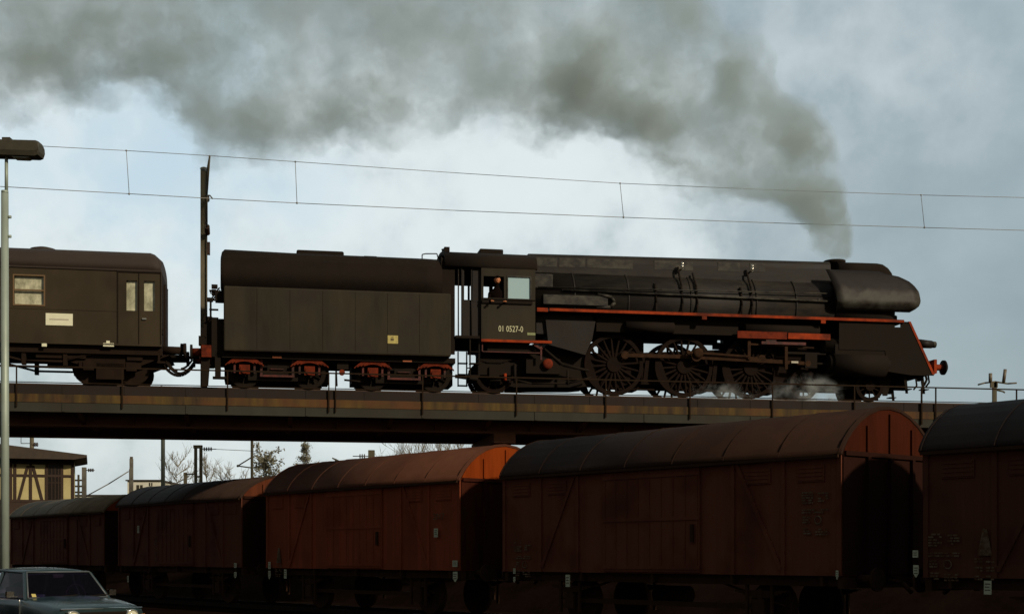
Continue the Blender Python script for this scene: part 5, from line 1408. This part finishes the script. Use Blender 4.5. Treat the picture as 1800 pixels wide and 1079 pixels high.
pole('signal_post', 138, 834, 64, .05, 'small rung-like signal post between signal box and concrete mast', cat='signal', extra=lattice)
def stay(o, z, u):
    m = MB(); m.tube([(-5 * u, 0, EYE + (HOR - 828) * u), (-40 * u, 0, EYE + (HOR - 850) * u), (-80 * u, 0, EYE + (HOR - 872) * u)], .028); m.build('stay_wire', WIRE, o)
    MB().box(-.10, -.04, -.06, .06, 0, z - .5).box(-.06, .06, -.06, .06, z - .1, z + .1).build('second_leg', MASTM, o)
pole('stayed_mast', 231, 806, 66, .075, 'mast with a slanting stay wire in front of the white building', m=CONC, square=True, extra=stay)
def dbl2(o, z, u):
    MB().box(-.14, .14, -.12, .12, z - .35, z).build('head_plate', MASTM, o)
    m = MB(); zz = z - .27; m.cyl((-.14, 0, zz), (-.85, 0, zz), .02)
    for k in range(3): m.cyl((-.3 - k * .1, 0, zz), (-.34 - k * .1, 0, zz), .1, n=10)
    m.build('insulator', INSUL, o)
pole('double_mast', 653, 791, 62, .07, 'stubby mast with block head and insulator just above the red-brown roof', square=True, extra=dbl2)
def lampx(o, z, u):
    MB().loft([[(-.16, -.06, z + .0), (.16, -.06, z - .16), (.18, .06, z - .12), (-.14, .06, z + .04)], [(-.14, -.05, z + .06), (.14, -.05, z - .06), (.14, .05, z - .06), (-.14, .05, z + .06)]], smooth=False).build('lamp_head', LAMPM, o)
pole('yard_lamp', 590, 806, 62, .035, 'small tilted yard lamp over the red-brown wagon roof', cat='lamp', extra=lampx)
def aerial(o, z, u):
    m = MB()
    for py in (765, 779): zz = EYE + (HOR - py) * u; m.tube([(-19 * u, 0, zz), (0, 0, zz)], .02)
    m.tube([(-19 * u, 0, EYE + (HOR - 779) * u), (-19 * u, 0, EYE + (HOR - 765) * u)], .02)
    for k in range(3): m.cyl((.03 + .12 * k, 0, EYE + (HOR - 781) * u), (.03 + .12 * k + .05, 0, EYE + (HOR - 781) * u), .12, n=10)
    m.build('bracket', INSUL, o)
pole('line_mast', 56, 690, 76, .11, 'dark mast with bracket arms just behind the signal box roof', extra=aerial)
# transformer-like mast beyond the bridge, ahead of the locomotive
def horn(o, z, u):
    MB().box(-.11, -.05, -.05, .05, 0, z).build('second_leg', MASTM, o)
    m = MB(); m.tube([(-30 * u, 0, EYE + (HOR - 676) * u), (-18 * u, 0, z - .02), (0, 0, z + .03), (22 * u, 0, z - .05), (38 * u, 0, EYE + (HOR - 673) * u)], .035); m.box(-.2, .1, -.06, .06, z - .22, z)
    m.tube([(.04, 0, EYE + (HOR - 685) * u), (.35, 0, EYE + (HOR - 688) * u), (.42, 0, EYE + (HOR - 690) * u)], .035)
    m.build('cross_arm', MASTM, o)
    m = MB(); m.cyl((-8 * u, 0, z), (-8 * u, 0, EYE + (HOR - 656) * u), .075, n=10); m.cyl((15 * u, 0, z), (18 * u, 0, EYE + (HOR - 649) * u), .07, n=10); m.build('insulator', mat('brown_grey_porcelain', (.12, .07, .035), (.2, .18, .13), rough=.5, scale=3), o)
pole('switch_mast', 1749, 672, 58, .06, 'mast with cross arm and two upright insulators ahead of the locomotive', square=True, extra=horn)
# far buildings
def bldg(name, px0, px1, top, y, label, win=()):
    a, b = at(px0, top, y), at(px1, top, y)
    o = empty(name, ((a.x + b.x) / 2, y, 0), 0, label, 'building'); hw = (b.x - a.x) / 2
    MB().box(-hw, hw, 0, 7, 0, a.z).build('wall', PALE, o)
    MB().box(-hw - .15, hw + .15, -.15, 7.15, a.z, a.z + .12).build('roof', ROOFD, o)
    for (p0, q0, p1, q1) in win:
        A, B = at(p0, q0, y), at(p1, q1, y); cx = (a.x + b.x) / 2
        w_ = MB().box(A.x - cx, B.x - cx, -.03, .05, B.z, A.z).build('window', mat('far_glass', (.06, .05, .03), rough=.2), o)
        MB().box((A.x + B.x) / 2 - cx - .03, (A.x + B.x) / 2 - cx + .03, -.05, -.03, B.z, A.z).build('frame', PALE, w_)
    return o
bldg('white_building', 224, 281, 845, 130, 'small white flat-roofed building beyond the wagons', [(240, 852, 251, 866), (262, 848, 268, 854)])
bldg('long_shed', 100, 222, 871, 150, 'low pale shed showing just above the pale-roofed wagon', [(160, 874, 166, 880)])

# ================================================================== bare trees
def tree(px, top, y, spread, label, dens=1.0, base=.12, leafy=False, seed=1, cat='tree', name='bare_tree', conic=False):
    rnd = random.Random(seed)
    p = at(px, top, y); H = p.z
    root = empty(name, (p.x, y, 0), rnd.random() * 6, label, cat, 'trees beyond the bridge')
    tm = MB(); cm = MB(); lm = MB()
    lean = Vector((rnd.uniform(-.03, .03), rnd.uniform(-.03, .03), 1))
    pts = [Vector((0, 0, 0))]
    for k in range(1, 9): pts.append(Vector((lean.x * H * k / 8 + rnd.uniform(-.08, .08), lean.y * H * k / 8 + rnd.uniform(-.08, .08), H * .94 * k / 8)))
    for k, (a, b) in enumerate(zip(pts[:-1], pts[1:])): tm.cyl(a, b, base * (1 - k / 8.5), base * (1 - (k + 1) / 8.5), n=8, cap=(k == 0))
    def br_(p0, d, L_, r, lev):
        segs = 3; q = p0
        for k in range(segs):
            d2 = (d + Vector((rnd.uniform(-.25, .25), rnd.uniform(-.25, .25), rnd.uniform(-.05, .22)))).normalized()
            e = q + d2 * L_ / segs; cm.cyl(q, e, r * (1 - k / (segs + 1)), r * (1 - (k + 1) / (segs + 1)), n=3, cap=False)
            if lev > 0:
                for _ in range(rnd.randint(1, 2 if lev > 1 else 3)):
                    ax = Vector((rnd.uniform(-1, 1), rnd.uniform(-1, 1), rnd.uniform(-.2, 1))).normalized()
                    br_(q + (e - q) * rnd.random(), (d2 * .7 + ax * .7).normalized(), L_ * rnd.uniform(.45, .65), max(.012, r * .55), lev - 1)
            if leafy and lev <= 1:
                for _ in range(1):
                    c = q + (e - q) * rnd.random() + Vector((rnd.uniform(-.15, .15), rnd.uniform(-.15, .15), rnd.uniform(-.15, .15)))
                    u = Vector((rnd.uniform(-1, 1), rnd.uniform(-1, 1), rnd.uniform(-1, 1))).normalized(); v = u.orthogonal().normalized(); sz = rnd.uniform(.05, .11)
                    lm.add([c - u * sz, c + v * sz * .6, c + u * sz, c - v * sz * .6], [(0, 1, 2, 3)])
            q = e; d = d2
    nb = int(24 * dens)
    for k in range(nb):
        t = rnd.uniform(.35, .98); z = t * .94 * H; i = min(7, int(t * 8)); p0 = pts[i] + (pts[i + 1] - pts[i]) * (t * 8 - i)
        a = rnd.uniform(0, 6.283); el = rnd.uniform(.35, 1.1)
        ln = spread * ((1.15 - t) if conic else (.45 + .75 * math.sin(math.pi * min(1, (t - .25) / .8)))) * rnd.uniform(.7, 1.1)
        br_(p0, Vector((math.cos(a), math.sin(a), el)).normalized(), max(.4, ln), .035, 2)
    tm.build('trunk', BARK, root, recalc=False); cr = cm.build('crown', TWIG, root, recalc=False)
    if leafy: lm.build('foliage', EVERG, cr, recalc=False)
    return root
tree(310, 797, 88, 1.5, 'thin leafless sapling between the plain mast and twin-legged mast', .55, .07, seed=3)
tree(327, 806, 92, 1.3, 'small leafless tree right behind the twin-legged mast', .5, .07, seed=11)
tree(366, 803, 95, 1.5, 'leafless bushy tree beyond the twin-legged mast', .6, .10, seed=5)
tree(398, 815, 92, 1.4, 'low leafless tree beside the triangular bracket', .5, .10, seed=8)
tree(424, 829, 96, 1.2, 'lowest bushy tree in the gap below the bridge', .5, .09, seed=9)
tree(471, 783, 90, 1.4, 'broad dense leafless tree beside the thin mast', 1.3, .14, seed=12, leafy=True)
tree(538, 768, 94, 2.2, 'tall conical tree reaching up to the bridge girder', 1.1, .13, seed=14, leafy=True, conic=True)
tree(745, 764, 80, 2.6, 'leafless tree with curving branches above the red-brown wagon roof', 1.0, .13, seed=21)
tree(800, 760, 84, 2.4, 'leafless twiggy tree close to the bridge pier', 1.0, .12, seed=23)
tree(700, 778, 92, 1.8, 'faint small leafless tree beside the curving-branched tree', .6, .08, seed=25)

# ================================================================== light
sun_dir = Vector((.74, -.67, .53)).normalized()
sl = bpy.data.lights.new('sun', 'SUN'); sl.energy = 2.5; sl.angle = R_(2.5); sl.color = (1.0, .87, .70)
so = bpy.data.objects.new('sun', sl); COL.objects.link(so); so.rotation_euler = sun_dir.to_track_quat('Z', 'Y').to_euler()
so.location = (20, -10, 30)
wo = bpy.data.worlds.new('World'); scene.world = wo; wo.use_nodes = True
t = wo.node_tree; L = t.links.new; t.nodes.clear()
out = _n(t, 'ShaderNodeOutputWorld'); sky = _n(t, 'ShaderNodeTexSky', sky_type='NISHITA'); sky.sun_disc = False
sky.sun_elevation = math.asin(sun_dir.z); sky.sun_rotation = math.atan2(sun_dir.x, sun_dir.y); sky.air_density = 1.5; sky.dust_density = 2.0
b1 = _n(t, 'ShaderNodeBackground'); b1.inputs[1].default_value = .10; L(sky.outputs[0], b1.inputs[0])
tc = _n(t, 'ShaderNodeTexCoord')
nm = _n(t, 'ShaderNodeVectorMath', operation='NORMALIZE'); L(tc.outputs['Generated'], nm.inputs[0]); D = nm.outputs[0]
def M(op, a, b=None, clamp=False):
    n = _n(t, 'ShaderNodeMath', operation=op, use_clamp=clamp)
    for i, v in enumerate((a, b)):
        if v is None: continue
        if isinstance(v, (int, float)): n.inputs[i].default_value = v
        else: L(v, n.inputs[i])
    return n.outputs[0]
def lobe(px, py, rad):
    """soft spherical lobe around the sky direction"""
    d = Vector(((px - 900) / F, 1, (HOR - py) / F)).normalized()
    dp = _n(t, 'ShaderNodeVectorMath', operation='DOT_PRODUCT'); L(WD, dp.inputs[0]); dp.inputs[1].default_value = d
    k = 1 / (1 - math.cos(rad))
    return M('EXPONENT', M('MULTIPLY', M('SUBTRACT', dp.outputs['Value'], 1.0), k))
def noise(scale, detail, rough, stretch=(1, 1, 1), off=(0, 0, 0)):
    mp = _n(t, 'ShaderNodeMapping'); mp.inputs['Scale'].default_value = stretch; mp.inputs['Location'].default_value = off; L(D, mp.inputs[0])
    n = _n(t, 'ShaderNodeTexNoise'); n.inputs['Scale'].default_value = scale; n.inputs['Detail'].default_value = detail; n.inputs['Roughness'].default_value = rough; L(mp.outputs[0], n.inputs['Vector'])
    return n
# wobble the lobes so the cloud edges billow
wn = noise(10, 6, .58)
sv = _n(t, 'ShaderNodeVectorMath', operation='SUBTRACT'); L(wn.outputs['Color'], sv.inputs[0]); sv.inputs[1].default_value = (.5, .5, .5)
sc = _n(t, 'ShaderNodeVectorMath', operation='SCALE'); L(sv.outputs[0], sc.inputs[0]); sc.inputs['Scale'].default_value = .22
ad = _n(t, 'ShaderNodeVectorMath', operation='ADD'); L(D, ad.inputs[0]); L(sc.outputs[0], ad.inputs[1])
wn2 = _n(t, 'ShaderNodeVectorMath', operation='NORMALIZE'); L(ad.outputs[0], wn2.inputs[0]); WD = wn2.outputs[0]
bright = None
for px, py, rad, a in ((90, 215, .07, 1.0), (180, 330, .085, .9), (60, 420, .08, .8), (480, 300, .06, .75), (650, 300, .08, .75), (800, 260, .06, .5), (1010, 275, .085, .7), (1090, 245, .05, .3), (930, 330, .09, .5), (760, 400, .12, .4), (1490, 70, .10, .30), (1180, 380, .09, .22), (430, 330, .07, .5), (300, 800, .16, .45), (650, 790, .16, .45)):
    v = M('MULTIPLY', lobe(px, py, rad), a); bright = v if bright is None else M('ADD', bright, v)
blue = None
for px, py, rad, a in ((330, 185, .05, 1.8), (300, 250, .045, 1.0), (395, 310, .035, .8), (235, 310, .03, .8), (20, 330, .03, .7), (560, 330, .03, .35)):
    v = M('MULTIPLY', lobe(px, py, rad), a); blue = v if blue is None else M('ADD', blue, v)
fn = noise(20, 8, .55, off=(3, 1, 2)); mr = _n(t, 'ShaderNodeMapRange'); mr.inputs[1].default_value = .3; mr.inputs[2].default_value = .7; mr.inputs[3].default_value = .25; mr.inputs[4].default_value = 1.75; L(fn.outputs['Fac'], mr.inputs['Value'])
bf_ = M('SUBTRACT', 1.0, M('EXPONENT', M('MULTIPLY', M('MULTIPLY', bright, mr.outputs['Result']), -1.5)), clamp=True)
bn_ = noise(5, 5, .55, (1, 1, 1.6), (1, 5, 0)); m2_ = _n(t, 'ShaderNodeMapRange'); m2_.inputs[1].default_value = .35; m2_.inputs[2].default_value = .65; L(bn_.outputs['Fac'], m2_.inputs['Value'])
def mix(f, a, b):
    n = _n(t, 'ShaderNodeMix', data_type='RGBA')
    for key, v in (('Factor', f), ('A', a), ('B', b)):
        if isinstance(v, (float, int)): n.inputs[key].default_value = v
        elif isinstance(v, tuple): n.inputs[key].default_value = (*v, 1)
        else: L(v, n.inputs[key])
    return n.outputs['Result']
col = mix(m2_.outputs['Result'], (.285, .365, .405), (.365, .455, .495))     # grey-blue cloud deck
col = mix(bf_, col, (.82, .90, .915))
col = mix(M('SUBTRACT', 1.0, M('EXPONENT', M('MULTIPLY', blue, -1.3)), clamp=True), col, (.58, .735, .83))
# added dimming and warm tint of the unseen sky: sets ambient on side walls
fd = Vector((0, 1, .22)).normalized()
dp = _n(t, 'ShaderNodeVectorMath', operation='DOT_PRODUCT'); L(D, dp.inputs[0]); dp.inputs[1].default_value = fd
dm = _n(t, 'ShaderNodeMapRange', interpolation_type='SMOOTHSTEP'); dm.inputs[1].default_value = .1; dm.inputs[2].default_value = .9; dm.inputs[3].default_value = .32; dm.inputs[4].default_value = 1.0; L(dp.outputs['Value'], dm.inputs['Value'])
wm = mix(dm.outputs['Result'], (1.35, 1.0, .78), (1.0, 1.0, 1.0))
wv = _n(t, 'ShaderNodeVectorMath', operation='MULTIPLY'); L(col, wv.inputs[0]); L(wm, wv.inputs[1])
cb = _n(t, 'ShaderNodeVectorMath', operation='SCALE'); L(wv.outputs[0], cb.inputs[0]); L(dm.outputs['Result'], cb.inputs['Scale'])
b2 = _n(t, 'ShaderNodeBackground'); b2.inputs[1].default_value = 1.0; L(cb.outputs[0], b2.inputs[0])
ms = _n(t, 'ShaderNodeMixShader'); ms.inputs[0].default_value = .88; L(b1.outputs[0], ms.inputs[1]); L(b2.outputs[0], ms.inputs[2]); L(ms.outputs[0], out.inputs['Surface'])

scene.view_settings.view_transform = 'Standard'; scene.view_settings.look = 'None'; scene.view_settings.exposure = 0; scene.view_settings.gamma = 1
scene.cycles.volume_step_rate = .14; scene.cycles.volume_max_steps = 256; scene.cycles.volume_bounces = 2
scene.cycles.max_bounces = 6; scene.cycles.transparent_max_bounces = 12; scene.cycles.use_denoising = True
wo.cycles.sampling_method = 'AUTOMATIC'
